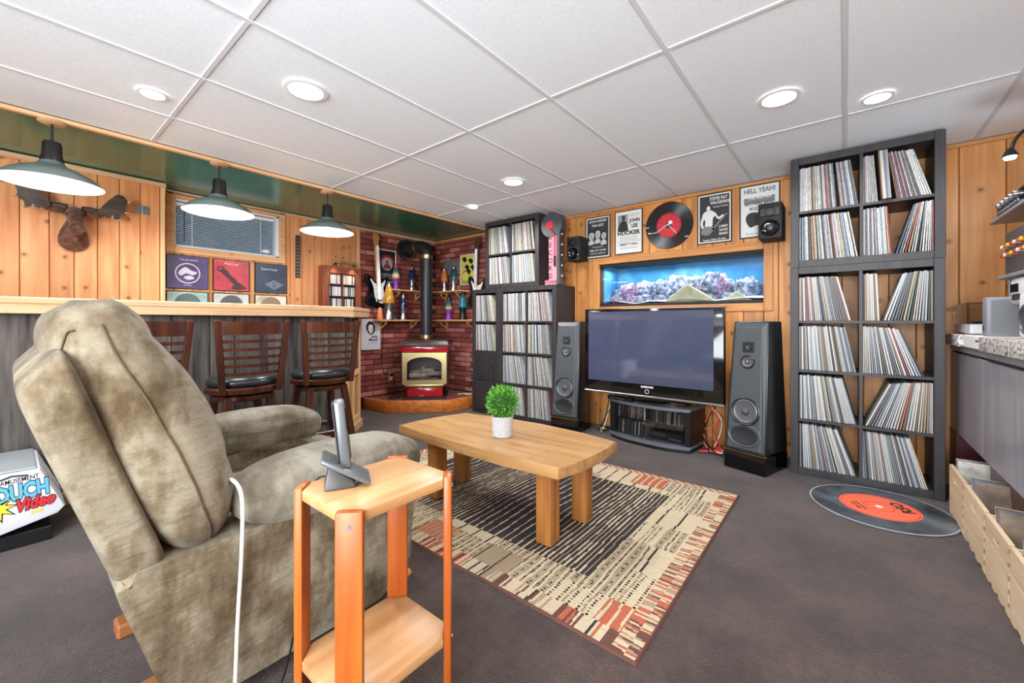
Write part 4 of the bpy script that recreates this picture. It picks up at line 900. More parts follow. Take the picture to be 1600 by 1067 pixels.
# brass door with an arched opening
Mf = frame((0, -.192, .18), (1, 0, 0), (0, 0, 1), (0, -1, 0)); dr = B(); n = 14; W2, H2 = .272, .40; w2, h2 = .215, .345
inner = [(-w2, .055), (w2, .055), (w2, .255)] + [(w2 * math.cos(a * math.pi / n), .255 + (h2 - .255) * math.sin(a * math.pi / n)) for a in range(1, n)] + [(-w2, .255)]
outer = [(-W2, 0), (W2, 0), (W2, .255)] + [(max(-W2, min(W2, 1.6 * W2 * math.cos(a * math.pi / n))), .255 + (H2 - .255) * min(1, 1.9 * math.sin(a * math.pi / n))) for a in range(1, n)] + [(-W2, .255)]
def ring(b, outer, inner, z0, z1, M):
    A = [[b.bm.verts.new(M @ Vector((x, y, z))) for x, y in P] for P, z in ((outer, z0), (inner, z0), (outer, z1), (inner, z1))]; m = len(outer)
    for i in range(m):
        j = (i + 1) % m
        b.bm.faces.new((A[2][i], A[2][j], A[3][j], A[3][i])); b.bm.faces.new((A[0][j], A[0][i], A[1][i], A[1][j])); b.bm.faces.new((A[0][i], A[0][j], A[2][j], A[2][i])); b.bm.faces.new((A[1][j], A[1][i], A[3][i], A[3][j]))
ring(dr, outer, inner, 0, .03, Mf); door = dr.build('door', BRASS, sv, 30)
B().box((-.22, .05, .006), (.22, .35, .010), M=Mf).build('door_glass', glass('stove_glass', (.85, .85, .86, 1), 1.0), door)
B().box((-.24, -.235, .15), (.24, -.19, .182), .008, 2).build('ash_lip', BRASS, sv, 30)
ASH = mat('firebox_liner', srgb(176, 176, 182), .9); B().box((-.245, .1, .19), (.245, .12, .58)).build('firebox_back', ASH, sv)
LOG = cloth('ceramic_log', srgb(150, 132, 112), srgb(206, 196, 184), 18, 120, .95, .6, 0)
rr = random.Random(2)
for p_, q_, r in (((-.2, -.12, .27), (.2, -.06, .30), .035), ((-.19, -.02, .30), (.12, -.08, .35), .03), ((.18, .0, .29), (-.06, -.06, .37), .028), ((-.1, .05, .3), (.16, .05, .36), .028)):
    B().tube([Vector(p_).lerp(Vector(q_), i / 6) + Vector((0, 0, rr.uniform(-.008, .008))) for i in range(7)], [r * rr.uniform(.8, 1.1) for i in range(7)], 9).build('log', LOG, sv, 60)
B().rock((0, -.06, .225), .06, 3, .5, 3, (3.3, 1.6, .5), 9).build('ember_bed', mat('embers', srgb(120, 110, 100), .9), sv, 60)
B().hexa([(-.31, -.23, .668), (.31, -.23, .668), (.31, .22, .668), (-.31, .22, .668), (-.285, -.19, .74), (.285, -.19, .74), (.285, .2, .74), (-.285, .2, .74)], .012, 2).build('top_plate', DKBR, sv, 30)
B().box((-.325, -.245, .662), (.325, .225, .676), .004).build('top_lip', DKBR, sv)
PIPE = mat('black_pipe', srgb(40, 42, 46), .38, .3)
B().cyl((0, .02, .742), (0, .02, 1.84), .079, 32).build('stove_pipe', PIPE, sv, 40)
for z in (.75, 1.79): B().cyl((0, .02, z), (0, .02, z + .045), .083, 32).build('pipe_collar', BRASS, sv, 40)
dl = Matrix.Rotation(R(-45), 3, 'Z') @ Vector((-1, -.12, 0)); dl.normalize()
el = [Vector((0, .02, 1.84)) + dl * (.11 * (1 - math.cos(a))) + Vector((0, 0, .11 * math.sin(a))) for a in [i * math.pi / 2 / 6 for i in range(7)]]
B().tube([Vector((0, .02, 1.80))] + el + [el[-1] + dl * .02], .083, 28).build('pipe_elbow', PIPE, sv, 25)
e0 = el[-1]; B().cyl(e0 + dl * .02, e0 + dl * .285, .082, 28).build('horizontal_pipe', PIPE, sv, 40)
B().cyl(e0 + dl * .03, e0 + dl * .06, .088, 28).build('pipe_collar', GOLDP, sv, 40); B().cyl(e0 + dl * .25, e0 + dl * .295, .135, 32).build('wall_thimble', PIPE, sv, 40)
B().tube([Vector(e0 + dl * .246) + Matrix.Rotation(R(-45), 3, 'Z') @ Vector((0, .128 * math.cos(a * .2618), .128 * math.sin(a * .2618))) for a in range(24)], .008, 6, True).build('thimble_rim', GOLDP, sv, 60)
B().box((-.07, -.207, .03), (-.01, -.199, .042), .001).build('maker_plate', SILVER, sv)

SHW = wood('pale_shelf_pine', srgb(224, 176, 120), srgb(196, 140, 88), 'y', .5, .1)
def wall_shelf(lab, M, L, ups):
    t = thing('wall_shelf', lab, 'shelf', M.translation); t.rotation_euler = M.to_euler()
    B().box((0, -.02, .012), (L, 0, .19), .003).build('shelf_board', SHW, t)
    for u in ups:
        b = t_ = B().box((u - .012, -.13, .012), (u + .012, -.021, .03), .002); b.box((u - .012, -.039, .031), (u + .012, -.021, .155), .002)
        b.hexa([(u - .010, -.125, .031), (u + .010, -.125, .031), (u + .010, -.105, .031), (u - .010, -.105, .031), (u - .010, -.058, .14), (u + .010, -.058, .14), (u + .010, -.040, .14), (u - .010, -.040, .14)]); b.build('bracket', SHW, t)
wall_shelf('upper pine lamp shelf on the left brick wall behind the stove pipe', left_wall(3.13, 1.53, XL + .004), .62, (.14, .5))
wall_shelf('lower pine lamp shelf on the left brick wall above the stove', left_wall(2.95, 1.13, XL + .004), .72, (.12, .6))
wall_shelf('upper pine lamp shelf on the right brick wall beside the stove pipe', back_wall(-4.56, 1.53, YB - .004), .57, (.12, .45))
wall_shelf('lower pine lamp shelf on the right brick wall beside the stove pipe', back_wall(-4.56, 1.13, YB - .004), .78, (.12, .66))
def lava(x, y, z, h, stops, basec, capc, label, twist=False):
    t = thing('lava_lamp', label, 'lava lamp', (x, y, z + .0005), 0, 'lava lamps on the corner shelves'); r = h * .155
    BM_ = basec if not isinstance(basec, tuple) else mat('lava_base', srgb(*basec), .3)
    B().lathe([(0, 0), (r * 1.0, 0), (r * 1.02, h * .01), (r * .62, h * .2), (r * .6, h * .23), (r * .98, h * .42), (0, h * .42)], 20).build('lamp_base', BM_, t, 40)
    k = N('lava_globe'); tc = k.n('ShaderNodeTexCoord'); sp = k.n('ShaderNodeSeparateXYZ'); k.l(tc.outputs['Generated'], sp.inputs[0]); k.base(k.ramp(sp.outputs[2], stops)); k.bsdf.inputs['Roughness'].default_value = .08; k.bsdf.inputs['Coat Weight'].default_value = .3
    if twist: B().lathe([(0, h * .42), (r * .9, h * .421), (r * 1.1, h * .5), (r * .7, h * .62), (r * .95, h * .72), (r * .5, h * .86), (0, h * .87)], 16).build('globe', k.m, t, 60)
    else: B().lathe([(0, h * .42), (r * .98, h * .421), (r * .96, h * .5), (r * .45, h * .86), (0, h * .865)], 20).build('globe', k.m, t, 40)
    B().lathe([(r * .47, h * .855), (r * .48, h * .87), (r * .26, h * .98), (0, h)], 16).build('lamp_cap', capc if not isinstance(capc, tuple) else mat('lava_cap', srgb(*capc), .3), t, 40)
s_ = lambda *a: srgb(*a)
rain = [(0, s_(240, 130, 60)), (.3, s_(236, 220, 190)), (.55, s_(60, 140, 90)), (1, s_(40, 70, 90))]
lava(-4.62, 3.24, 1.53, .34, rain, (130, 60, 150), (230, 60, 130), 'rainbow lava lamp with purple base on the upper left corner shelf')
lava(-4.62, 3.50, 1.53, .34, [(0, s_(30, 44, 96)), (1, s_(22, 34, 84))], SILVER, SILVER, 'dark blue lava lamp with silver base on the upper left corner shelf')
lava(-4.60, 3.12, 1.13, .50, [(0, s_(190, 120, 20)), (1, s_(236, 180, 70))], SILVER, SILVER, 'tall amber lava lamp with silver base on the lower left corner shelf')
lava(-4.62, 3.355, 1.13, .35, [(0, s_(26, 36, 70)), (1, s_(30, 44, 80))], SILVER, SILVER, 'dark lava lamp with silver base on the lower left corner shelf')
lava(-4.41, 3.90, 1.53, .35, [(0, s_(206, 110, 40)), (1, s_(190, 120, 60))], SILVER, SILVER, 'orange lava lamp with silver base on the upper right corner shelf')
lava(-4.22, 3.90, 1.53, .36, [(0, s_(24, 84, 92)), (1, s_(20, 64, 76))], SILVER, SILVER, 'teal lava lamp with silver base on the upper right corner shelf')
lava(-4.32, 3.90, 1.13, .35, [(0, s_(210, 190, 120)), (.4, s_(60, 110, 90)), (1, s_(30, 40, 60))], (130, 60, 160), BLACK, 'dark rainbow lava lamp with purple base on the lower right corner shelf')
lava(-4.00, 3.865, 1.13, .38, [(0, s_(30, 120, 130)), (1, s_(24, 90, 104))], BLACK, BLACK, 'twisted teal lava lamp with black base on the lower right corner shelf', True)
cd = thing('candle_lamp', 'small orange candle lamp at the near end of the lower left corner shelf', 'candle', (-4.60, 2.99, 1.1305))
B().lathe([(0, 0), (.038, 0), (.04, .01), (.03, .12), (.022, .15), (0, .155)], 16).build('candle_body', mat('orange_wax', srgb(226, 130, 80), .4), cd, 40); B().cyl((0, 0, .155), (0, 0, .18), .003, 6).build('wick', BLACK, cd)
gb = thing('glass_globe', 'small dark glass ball between two lava lamps on the lower left shelf', 'ornament', (-4.60, 3.225, 1.1305)); B().lathe([(0, .012)] + [(.034 * math.sin(a * .314), .045 - .034 * math.cos(a * .314)) for a in range(1, 10)] + [(0, .079)], 16).build('ball', mat('smoky_ball', srgb(40, 36, 44), .08), gb, 60); B().lathe([(.024, 0), (.026, .004), (.018, .017), (.014, .012), (0, .012)], 14).build('ball_foot', BRASS, gb, 40)

def guitar(lab, M, body, guard, neckc, rosew):
    t = thing('electric_guitar', lab, 'guitar', M.translation); t.rotation_euler = M.to_euler()
    ol = spline([(-.10, -.20), (.0, -.215), (.11, -.19), (.165, -.11), (.15, -.03), (.115, .03), (.12, .09), (.165, .16), (.15, .19), (.09, .16), (.05, .12), (-.045, .12), (-.08, .16), (-.13, .22), (-.165, .20), (-.155, .13), (-.115, .05), (-.125, -.02), (-.165, -.10), (-.155, -.165)], 4)
    B().prism(ol, .012, .052, .008, seg=2).build('body', body, t, 40)
    pg = spline([(-.02, -.13), (.05, -.16), (.10, -.14), (.09, -.05), (.075, .03), (.10, .10), (.11, .145), (.05, .10), (-.04, .10), (-.085, .15), (-.105, .15), (-.07, .06), (-.06, -.02), (-.05, -.08)], 4)
    B().prism(pg, .0525, .0555).build('pickguard', guard, t)
    B().box((-.028, .10, .05), (.028, .56, .072), .006, 2).build('neck', neckc, t); fb = B().box((-.027, .07, .0725), (.027, .56, .078), .002).build('fretboard', rosew, t)
    f = B()
    for i in range(18): yy = .56 - .46 * (1 - 2 ** (-i / 9.5)); f.box((-.026, yy, .078), (.026, yy + .002, .0795))
    f.build('fret_wire', SILVER, fb)
    B().prism(spline([(-.026, .56), (-.03, .60), (-.045, .66), (-.04, .72), (.0, .735), (.045, .70), (.05, .665), (.028, .64), (.026, .58)], 4), .05, .066, .003).build('headstock', neckc, t)
    for i in range(6): B().cyl((-.05 + .002 * i, .60 + i * .021, .056), (-.068 + .002 * i, .60 + i * .021, .056), .006, 8).build('tuning_peg', SILVER, t)
    for yy, a in ((-.07, 8), (-.02, 0), (.04, 0)): B().box((-.042, -.009, .056), (.042, .009, .062), .004, M=Matrix.Translation((0, yy, 0)) @ Matrix.Rotation(R(a), 4, 'Z')).build('pickup', CREAM, t)
    B().box((-.04, -.135, .053), (.04, -.10, .064), .003).build('bridge', SILVER, t)
    for q in ((.075, -.07), (.085, -.115), (.06, -.15)): B().cyl((q[0], q[1], .0556), (q[0], q[1], .066), .011, 12).build('knob', CREAM, t)
    for i in range(6): B().cyl((-.021 + i * .0084, -.11, .081), (-.018 + i * .0072, .58, .081), .0011, 4).build('string', SILVER, t)
    B().box((-.03, .60, .001), (.03, .66, .03), .003).build('wall_hanger', BLACK, t)
MAPLE = wood('maple_neck', srgb(214, 160, 96), srgb(186, 128, 70), 'y', .3); ROSE = wood('rosewood', srgb(92, 60, 44), srgb(60, 38, 30), 'y', .4)
guitar('black electric guitar with white pickguard hung on the left brick wall', left_wall(3.0, 1.495, XL + .022) @ Matrix.Rotation(R(3), 4, 'Z'), GLOSSB, mat('white_guard', srgb(226, 228, 228), .3), MAPLE, MAPLE)
guitar('dark electric guitar with cream pickguard hung beside the left record shelf', back_wall(-3.80, 1.49, YB - .022) @ Matrix.Rotation(R(-2), 4, 'Z'), mat('dark_body', srgb(40, 34, 34), .15), CREAM, ROSE, ROSE)

ou = thing('outlet', 'brass outlet with plugs low on the left brick wall', 'outlet', (XL + .005, 3.23, .37)); B().box((0, -.036, -.06), (.006, .036, .06), .002).build('cover_plate', mat('orange_plate', srgb(226, 164, 88), .4), ou)
for z in (-.025, .025): B().box((.007, -.016, z - .018), (.04, .016, z + .018), .004).build('plug', BLACK if z > 0 else WHITE, ou)
def cord(name, lab, pts, r, m, k=8, closed=False):
    o = B().tube(spline(pts, k, False), r, 6).build(name, m, None, 80); return tag(o, lab, 'cord')
cord('cable', 'black power cord from the brass outlet coiled on the hearth left of the stove', [(-4.69, 3.23, .35), (-4.62, 3.24, .28), (-4.55, 3.20, .2), (-4.48, 3.1, .142), (-4.42, 3.02, .142), (-4.34, 3.04, .142), (-4.36, 3.12, .142), (-4.44, 3.1, .142), (-4.46, 3.02, .143), (-4.4, 2.98, .150)], .006, BLACK)
cord('cable', 'black lamp cord hanging down the left brick wall beside the low poster', [(-4.71, 3.1, 1.1), (-4.71, 3.11, .9), (-4.71, 3.09, .6), (-4.71, 3.13, .42), (-4.69, 3.2, .40)], .004, BLACK)
cord('cable', 'black lamp cord hanging down the right brick wall from the lower shelf', [(-3.82, 3.985, 1.1), (-3.83, 3.985, .85), (-3.86, 3.985, .6), (-3.88, 3.98, .45), (-3.92, 3.96, .3), (-3.96, 3.93, .2)], .005, BLACK)
cord('cable', 'pale cord coiled on the hearth right of the stove', [(-3.96, 3.88, .141), (-3.90, 3.82, .141), (-3.84, 3.86, .141), (-3.88, 3.93, .141), (-3.95, 3.86, .142), (-3.99, 3.76, .141)], .006, CREAM)
pb = thing('power_bar', 'white plug strip hanging by its cord at the right brick wall', 'power strip', (-3.90, 3.955, .30), 0); B().box((-.022, 0, 0), (.022, .03, .17), .005).build('strip_case', WHITE, pb)
for z in (.04, .085, .13): B().box((-.014, -.022, z - .014), (.014, -.0005, z + .014), .004).build('plug', BLACK, pb)

# tape cabinet with picture light
TERRA = wood('red_brown_cabinet', srgb(150, 84, 56), srgb(112, 58, 40), 'z', .4, 0)
tc_ = thing('tape_cabinet', 'reddish wall cabinet of tapes with small lamps on top, behind the bar end', 'cabinet', (XL, 2.26, 1.05)); CW, CH = .465, .70
b = B().box((.0, 0, 0), (.13, .018, CH), .003).box((0, CW - .018, 0), (.13, CW, CH), .003).box((0, .018, CH - .02), (.13, CW - .018, CH), .003).box((0, .018, 0), (.13, CW - .018, .018)).box((0, .018, .018), (.012, CW - .018, CH - .02)); b.build('cabinet_body', TERRA, tc_)
b = B().box((.118, .018, CH - .085), (.132, CW - .018, CH - .02)).box((.118, .018, .018), (.132, .07, CH - .085)).box((.118, CW - .07, .018), (.132, CW - .018, CH - .085)); b.build('face_frame', TERRA, tc_)
for i in range(4): B().box((.02, .07, .06 + i * .14), (.128, CW - .07, .074 + i * .14)).build('shelf_board', BLACKM, tc_)
B().box((.02, CW / 2 - .006, .06), (.129, CW / 2 + .006, CH - .085)).build('divider', mat('cabinet_red', srgb(120, 50, 44), .4), tc_)
Vm, Fm, Cm = [], [], []; pr = random.Random(12)
for r_ in range(4):
    for s in range(2):
        y = .074 if s == 0 else CW / 2 + .008; ye = y + .148
        while y < ye - .012:
            t = pr.uniform(.0095, .0125); n0 = len(Vm); z = .0745 + r_ * .14; hh_ = .108; Vm += [(.03, y, z), (.122, y, z), (.122, y + t, z), (.03, y + t, z), (.03, y, z + hh_), (.122, y, z + hh_), (.122, y + t, z + hh_), (.03, y + t, z + hh_)]
            cc = srgb(*pr.choice([(226, 226, 226), (206, 208, 212), (150, 152, 158), (70, 70, 76), (190, 170, 160), (214, 206, 190)]))
            for f_ in ((3, 2, 1, 0), (4, 5, 6, 7), (0, 1, 5, 4), (1, 2, 6, 5), (2, 3, 7, 6), (3, 0, 4, 7)): Fm.append([n0 + i for i in f_]); Cm.append(cc)
            y += t + .0008
o = colour_mesh('tape_cassettes', Vm, Fm, Cm, attrcol('cabinet_tape_spines', .4)); o.location = (XL, 2.26, 1.05); tag(o, 'rows of tapes standing in the reddish wall cabinet', 'tapes', None, 'stuff')
B().tube([(.03, CW / 2, CH), (.03, CW / 2, CH + .05), (.08, CW / 2, CH + .075), (.15, CW / 2, CH + .06)], .006, 8).build('lamp_arm', BRASS, tc_, 60)
B().cyl((.15, .09, CH + .045), (.15, CW - .09, CH + .045), .013, 12).build('lamp_bar', BRASS, tc_, 40)
for yy in (.12, CW - .12):
    B().lathe([(.012, .03), (.03, 0), (.026, 0), (.008, .028)], 16, M=Matrix.Translation((.155, yy, CH + .008))).build('lamp_head', BRASS, tc_, 40)
    d = bpy.data.lights.new('picture_light', 'SPOT'); d.energy = 3.2; d.spot_size = R(110); d.spot_blend = .6; d.color = (1, .72, .45); d.shadow_soft_size = .015; o = bpy.data.objects.new('picture_light', d); C.objects.link(o); o.location = (XL + .165, 2.26 + yy, 1.05 + CH + .004); o.rotation_euler = (0, R(-12), 0)
stp = thing('notched_strip', 'narrow dark notched wooden strip hung on the pine wall beside the window', 'strip', (XL, 2.03, 1.59)); b = B().box((.003, -.024, 0), (.02, .024, .47), .003); b.build('strip_board', wood('strip_wood', srgb(80, 70, 66), srgb(52, 46, 44), 'z', .6), stp)
for i in range(12): B().box((.0205, -.02, .02 + i * .037), (.023, .02, .026 + i * .037)).build('notch_bar', STEEL, stp)
B().tube([(.008, -.015, .47), (.006, -.012, .53), (.006, 0, .555), (.006, .012, .53), (.008, .015, .47)], .0025, 6).build('hanging_loop', CREAM, stp, 60)

# moose head
ms = thing('moose_head', 'mounted brown moose head with dark antlers on the pine panel', 'moose head', (-4.53, .31, 1.80))
FUR = cloth('moose_fur', srgb(64, 40, 32), srgb(112, 74, 56), 26, 180, .9, .8, .2); ANT = wood('antler', srgb(80, 68, 62), srgb(48, 40, 38), 'y', .6); TIP = mat('antler_tip', srgb(176, 160, 140), .6)
def loft(b, secs, n=20):
    rows = []
    for c_, ax, ay, M_ in secs: rows.append([b.bm.verts.new(Vector(c_) + M_ @ Vector((ax * math.cos(2 * math.pi * i / n), ay * math.sin(2 * math.pi * i / n), 0))) for i in range(n)])
    for p_, q_ in zip(rows, rows[1:]):
        for i in range(n): b.bm.faces.new((p_[i], p_[(i + 1) % n], q_[(i + 1) % n], q_[i]))
    b.bm.faces.new(rows[0][::-1]); b.bm.faces.new(rows[-1]); return b
def sec(x, z, wy, hz, tilt): return ((x, 0, z), hz, wy, Matrix.Rotation(R(tilt), 3, 'Y') )
nk = B(); loft(nk, [((.003, 0, -.03), .135, .075, Matrix.Rotation(R(90), 3, 'Y')), ((.03, 0, -.03), .14, .092, Matrix.Rotation(R(90), 3, 'Y')), ((.07, 0, -.015), .12, .085, Matrix.Rotation(R(95), 3, 'Y')), ((.10, 0, .015), .085, .062, Matrix.Rotation(R(100), 3, 'Y')), ((.125, 0, .05), .05, .045, Matrix.Rotation(R(110), 3, 'Y'))])
for v in nk.bm.verts: v.co.y *= max(.55, 1 - 3.4 * (v.co.z + .09))
nk.build('neck', FUR, ms, 80)
hd = B(); loft(hd, [((.085, 0, .10), .055, .042, Matrix.Rotation(R(115), 3, 'Y')), ((.12, 0, .095), .06, .05, Matrix.Rotation(R(125), 3, 'Y')), ((.15, 0, .065), .052, .046, Matrix.Rotation(R(132), 3, 'Y')), ((.175, 0, .03), .042, .036, Matrix.Rotation(R(138), 3, 'Y')), ((.197, 0, -.005), .042, .038, Matrix.Rotation(R(142), 3, 'Y')), ((.215, 0, -.035), .045, .044, Matrix.Rotation(R(145), 3, 'Y')), ((.225, 0, -.055), .034, .036, Matrix.Rotation(R(150), 3, 'Y')), ((.228, 0, -.066), .015, .018, Matrix.Rotation(R(155), 3, 'Y'))])
hd.build('head', FUR, ms, 80)
NOSE = mat('moose_nose', srgb(150, 104, 76), .7); B().puff((.226, 0, -.018), (.018, .034, .028), 2.3, 5).build('nose', NOSE, ms, 80); B().rock((.15, 0, -.075), .026, 2, .2, 3, (.7, .7, 1.9), 4).build('dewlap', FUR, ms, 80)
for s in (-1, 1):
    B().puff((.10, s * .095, .115), (.012, .05, .022), 2.4, 4, M=None).build('ear', FUR, ms, 80)
    B().lathe([(0, 0), (.009, .003), (0, .008)], 12, M=frame((.165, s * .043, .082), (0, 0, 1), (1, 0, 0), (0, s, 0))).build('eye', GLOSSB, ms, 60)
    B().lathe([(0, 0), (.008, .001), (0, .003)], 10, M=frame((.243, s * .016, -.014), (0, 1, 0), (0, 0, 1), (1, 0, 0))).build('nostril', BLACK, ms, 60)
    b = B(); b.tube([(.10, s * .04, .145), (.09, s * .08, .15), (.08, s * .13, .14)], [.02, .02, .024], 8)
    pal = spline([(.12, .13), (.16, .105), (.20, .12), (.235, .10), (.245, .15), (.275, .16), (.27, .21), (.285, .25), (.24, .30), (.20, .27), (.16, .215), (.13, .165)], 3)
    b.prism([(u * s, v_) for u, v_ in (pal if s > 0 else pal[::-1])], -.006, .006, .003, M=frame((.085, 0, 0), (0, 1, 0), (.25, 0, .97), (.97, 0, -.25)))
    ant = b.build('antler', ANT, ms, 50)
    tb = B()
    for u, v_, du, dv in ((.16, .11, -.005, -.012), (.20, .125, .0, -.06), (.235, .105, .01, -.03), (.272, .165, .03, -.01), (.285, .245, .02, .03), (.24, .298, .0, .03)): tb.cyl((.085 + .25 * v_, s * u, .97 * v_), (.115 + .25 * v_, s * (u + du), .97 * (v_ + dv * .6) + .0), .009, 8, .001)
    tb.build('antler_points', TIP, ant, 60)['kind'] = 'stuff'

# ================================================================== RECLINER
def suede(name, dark, mid, light):
    k = N(name); v = k.vec((1, 1, 1)); f = k.noise(v, 5.5, 5, .6); b_ = k.noise(k.vec((9, 26, 11)), 1, 3, .6); g = k.noise(v, 320, 2); wr = k.noise(k.vec((6, 7, 22)), 1, 3, .55)
    ad = k.n('ShaderNodeMath', operation='ADD'); ml = k.n('ShaderNodeMath', operation='MULTIPLY', _1=.45); k.l(b_, ml.inputs[0]); k.l(f, ad.inputs[0]); k.l(ml.outputs[0], ad.inputs[1])
    c = k.ramp(ad.outputs[0], [(.56, dark), (.70, mid), (.84, light)]); c = k.mix(.25, c, k.ramp(g, [(.3, (.25, .25, .25, 1)), (.7, (.9, .9, .9, 1))]), 'SOFT_LIGHT')
    k.base(c); k.bsdf.inputs['Roughness'].default_value = .95; k.bsdf.inputs['Specular IOR Level'].default_value = .12; k.bsdf.inputs['Sheen Weight'].default_value = .12
    h = k.n('ShaderNodeMath', operation='MULTIPLY_ADD', _1=.06); k.l(g, h.inputs[0]); k.l(wr, h.inputs[2]); k.bump(h.outputs[0], .55, .022); return k.m
SUEDE = suede('beige_suede', srgb(78, 64, 45), srgb(104, 91, 71), srgb(130, 120, 101))
SUEDE2 = suede('beige_suede_arm', srgb(90, 82, 68), srgb(110, 103, 89), srgb(130, 124, 111))
STITCH = mat('seam_thread', srgb(84, 66, 48), .9)
rc = thing('recliner', 'beige suede recliner facing the television, with puffy back cushion', 'armchair', (-1.86, 0, 0))
YZ = lambda x: frame((x, 0, 0), (0, 1, 0), (0, 0, 1), (1, 0, 0))
B().prism(spline([(.165, .445), (.20, .475), (.42, .485), (.75, .50), (1.0, .50), (1.04, .40), (1.02, .2), (.98, .07), (.60, .055), (.33, .06), (.27, .10), (.205, .30)], 3), .29, .5, .03, M=YZ(0), seg=3).prism(spline([(.165, .445), (.20, .475), (.42, .485), (.75, .50), (1.0, .50), (1.04, .40), (1.02, .2), (.98, .07), (.60, .055), (.33, .06), (.27, .10), (.205, .30)], 3), -.5, -.29, .03, M=YZ(0), seg=3).prism([(.19, .40), (1.0, .36), (.98, .08), (.33, .07)], -.30, .30, 0, M=YZ(0)).build('body', SUEDE, rc, 40)
B().puff((0, 0, 0), (.49, .056, .305), 9, 14, M=Matrix.Translation((0, .135, .712)) @ Matrix.Rotation(R(18), 4, 'X'), deform=lambda p: Vector((p.x * (1 - .02 * p.z), p.y, p.z + (.12 * p.y if p.z > 0 else 0)))).build('back_frame', SUEDE, rc, 80)
def back_cushion():
    b = B(); O = Vector((0, .268, .415)); u = Vector((0, -.335, .942)); nv = Vector((0, .942, .335)); L = .755; ns, na = 40, 56; rows = []; seamL = []
    for i in range(ns + 1):
        s = i / ns; e = abs(2 * s - 1); f = max(.0, 1 - e ** 5) ** .42
        D = .22 + .06 * math.sin(min(1, s * 1.25) * math.pi) + .03 * s; back = -.02 * math.sin(s * math.pi)
        wd = .525 * (1 - .26 * s ** 2.2) * (.62 + .38 * f); th = D * f * .5; cen = back + D * .5 * (.85 + .15 * f); row = []
        for k in range(na):
            a = 2 * math.pi * k / na; ca, sa = math.cos(a), math.sin(a)
            X = wd * math.copysign(abs(ca) ** .55, ca); q = math.copysign(abs(sa) ** (.80 if sa > 0 else .5), sa)
            if i in (0, ns): q *= .0; X *= .9
            p = O + u * (s * L) + nv * (cen + th * q) + Vector((X, 0, 0))
            # gathers near the top and soft creases
            w1 = noise.noise(Vector((p.x * 5, s * 9, a))) * .008 + noise.noise(Vector((p.x * 14, s * 5, 3))) * .004 * (1 + 2 * max(0, s - .7))
            row.append(b.bm.verts.new(p + nv * (w1 * (1 if sa > 0 else .4)) + Vector((w1 * .6 * (1 if ca > 0 else -1), 0, 0))))
        rows.append(row)
        seamL.append(row)
    for p_, q_ in zip(rows, rows[1:]):
        for k in range(na): b.bm.faces.new((p_[k], p_[(k + 1) % na], q_[(k + 1) % na], q_[k]))
    b.bm.faces.new(rows[0][::-1]); b.bm.faces.new(rows[-1])
    seam = []; seam2 = []
    for side, k in ((seam, 0), (seam2, na // 2)):
        for r in rows[2:-4]: side.append(tuple(r[k].co + nv * .001 + Vector((.003 if k == 0 else -.003, 0, 0))))
    cross = [tuple(rows[-5 - max(0, -k - 3)][k % na].co * 1.0) for k in range(-9, -1)]
    c_ = b.build('back_cushion', SUEDE, rc, 80)
    for sm in (seam, seam2): B().tube(sm, .0026, 5).build('seam', STITCH, c_, 80)
    B().tube(spline([(p_[0] + .003, p_[1], p_[2] + .002) for p_ in cross], 2, False), .0026, 5).build('seam', STITCH, c_, 80)
back_cushion()
def arm(x, nm):
    def dfm(p):
        t = (p.y + 1) / 2
        w1 = .05 * noise.noise(p * 2.2 + Vector((x, 0, 0))) + .02 * noise.noise(p * 6)
        return Vector((p.x * (1 + w1), p.y, p.z * (1 - .06 * (1 - t)) + .12 * math.sin(t * math.pi) * max(0, p.z) + w1 * .5 - .12 * max(0, t - .8) / .2 * (1 if p.z > 0 else -.3)))
    o = B().puff((x, .755, .558), (.138, .335, .098), 3.1, 14, deform=dfm).build(nm, SUEDE2, rc, 80)
arm(.425, 'arm_pad'); arm(-.425, 'arm_pad')
B().puff((0, .74, .375), (.29, .36, .07), 3.2, 12, deform=lambda p: p + Vector((0, 0, .12 * (1 - p.x ** 2) * (p.z > 0))) + Vector((0, 0, .04 * noise.noise(p * 3)))).build('seat_cushion', SUEDE2, rc, 80)
B().puff((0, 1.03, .40), (.50, .06, .105), 3.4, 12, deform=lambda p: p + Vector((0, .1, 0)) * noise.noise(p * 3)).build('front_pad', SUEDE2, rc, 80)
B().puff((0, 1.005, .20), (.505, .065, .125), 3.4, 12, deform=lambda p: p + Vector((0, .1, 0)) * noise.noise(p * 3 + Vector((4, 0, 0)))).build('foot_rest', SUEDE2, rc, 80)
B().tube([(.49, .92, .075), (.512, .955, .085), (.515, 1.01, .11)], [.012, .016, .015], 10).build('recline_lever', HONEY_Z, rc, 60)
for x in (-.12, .30): B().box((x - .04, .235, 0), (x + .04, .93, .05), .008).build('base_rail', mat('base_rail_wood', srgb(150, 92, 50), .5), rc)
o = cord('rope', 'white braided cord hanging over the side of the beige recliner', [(-1.50, .41, .60), (-1.40, .415, .635), (-1.335, .42, .60), (-1.335, .42, .45), (-1.335, .41, .25), (-1.325, .40, .08), (-1.30, .38, .008), (-1.22, .33, .007)], .0055, mat('white_braid', srgb(226, 224, 216), .8))

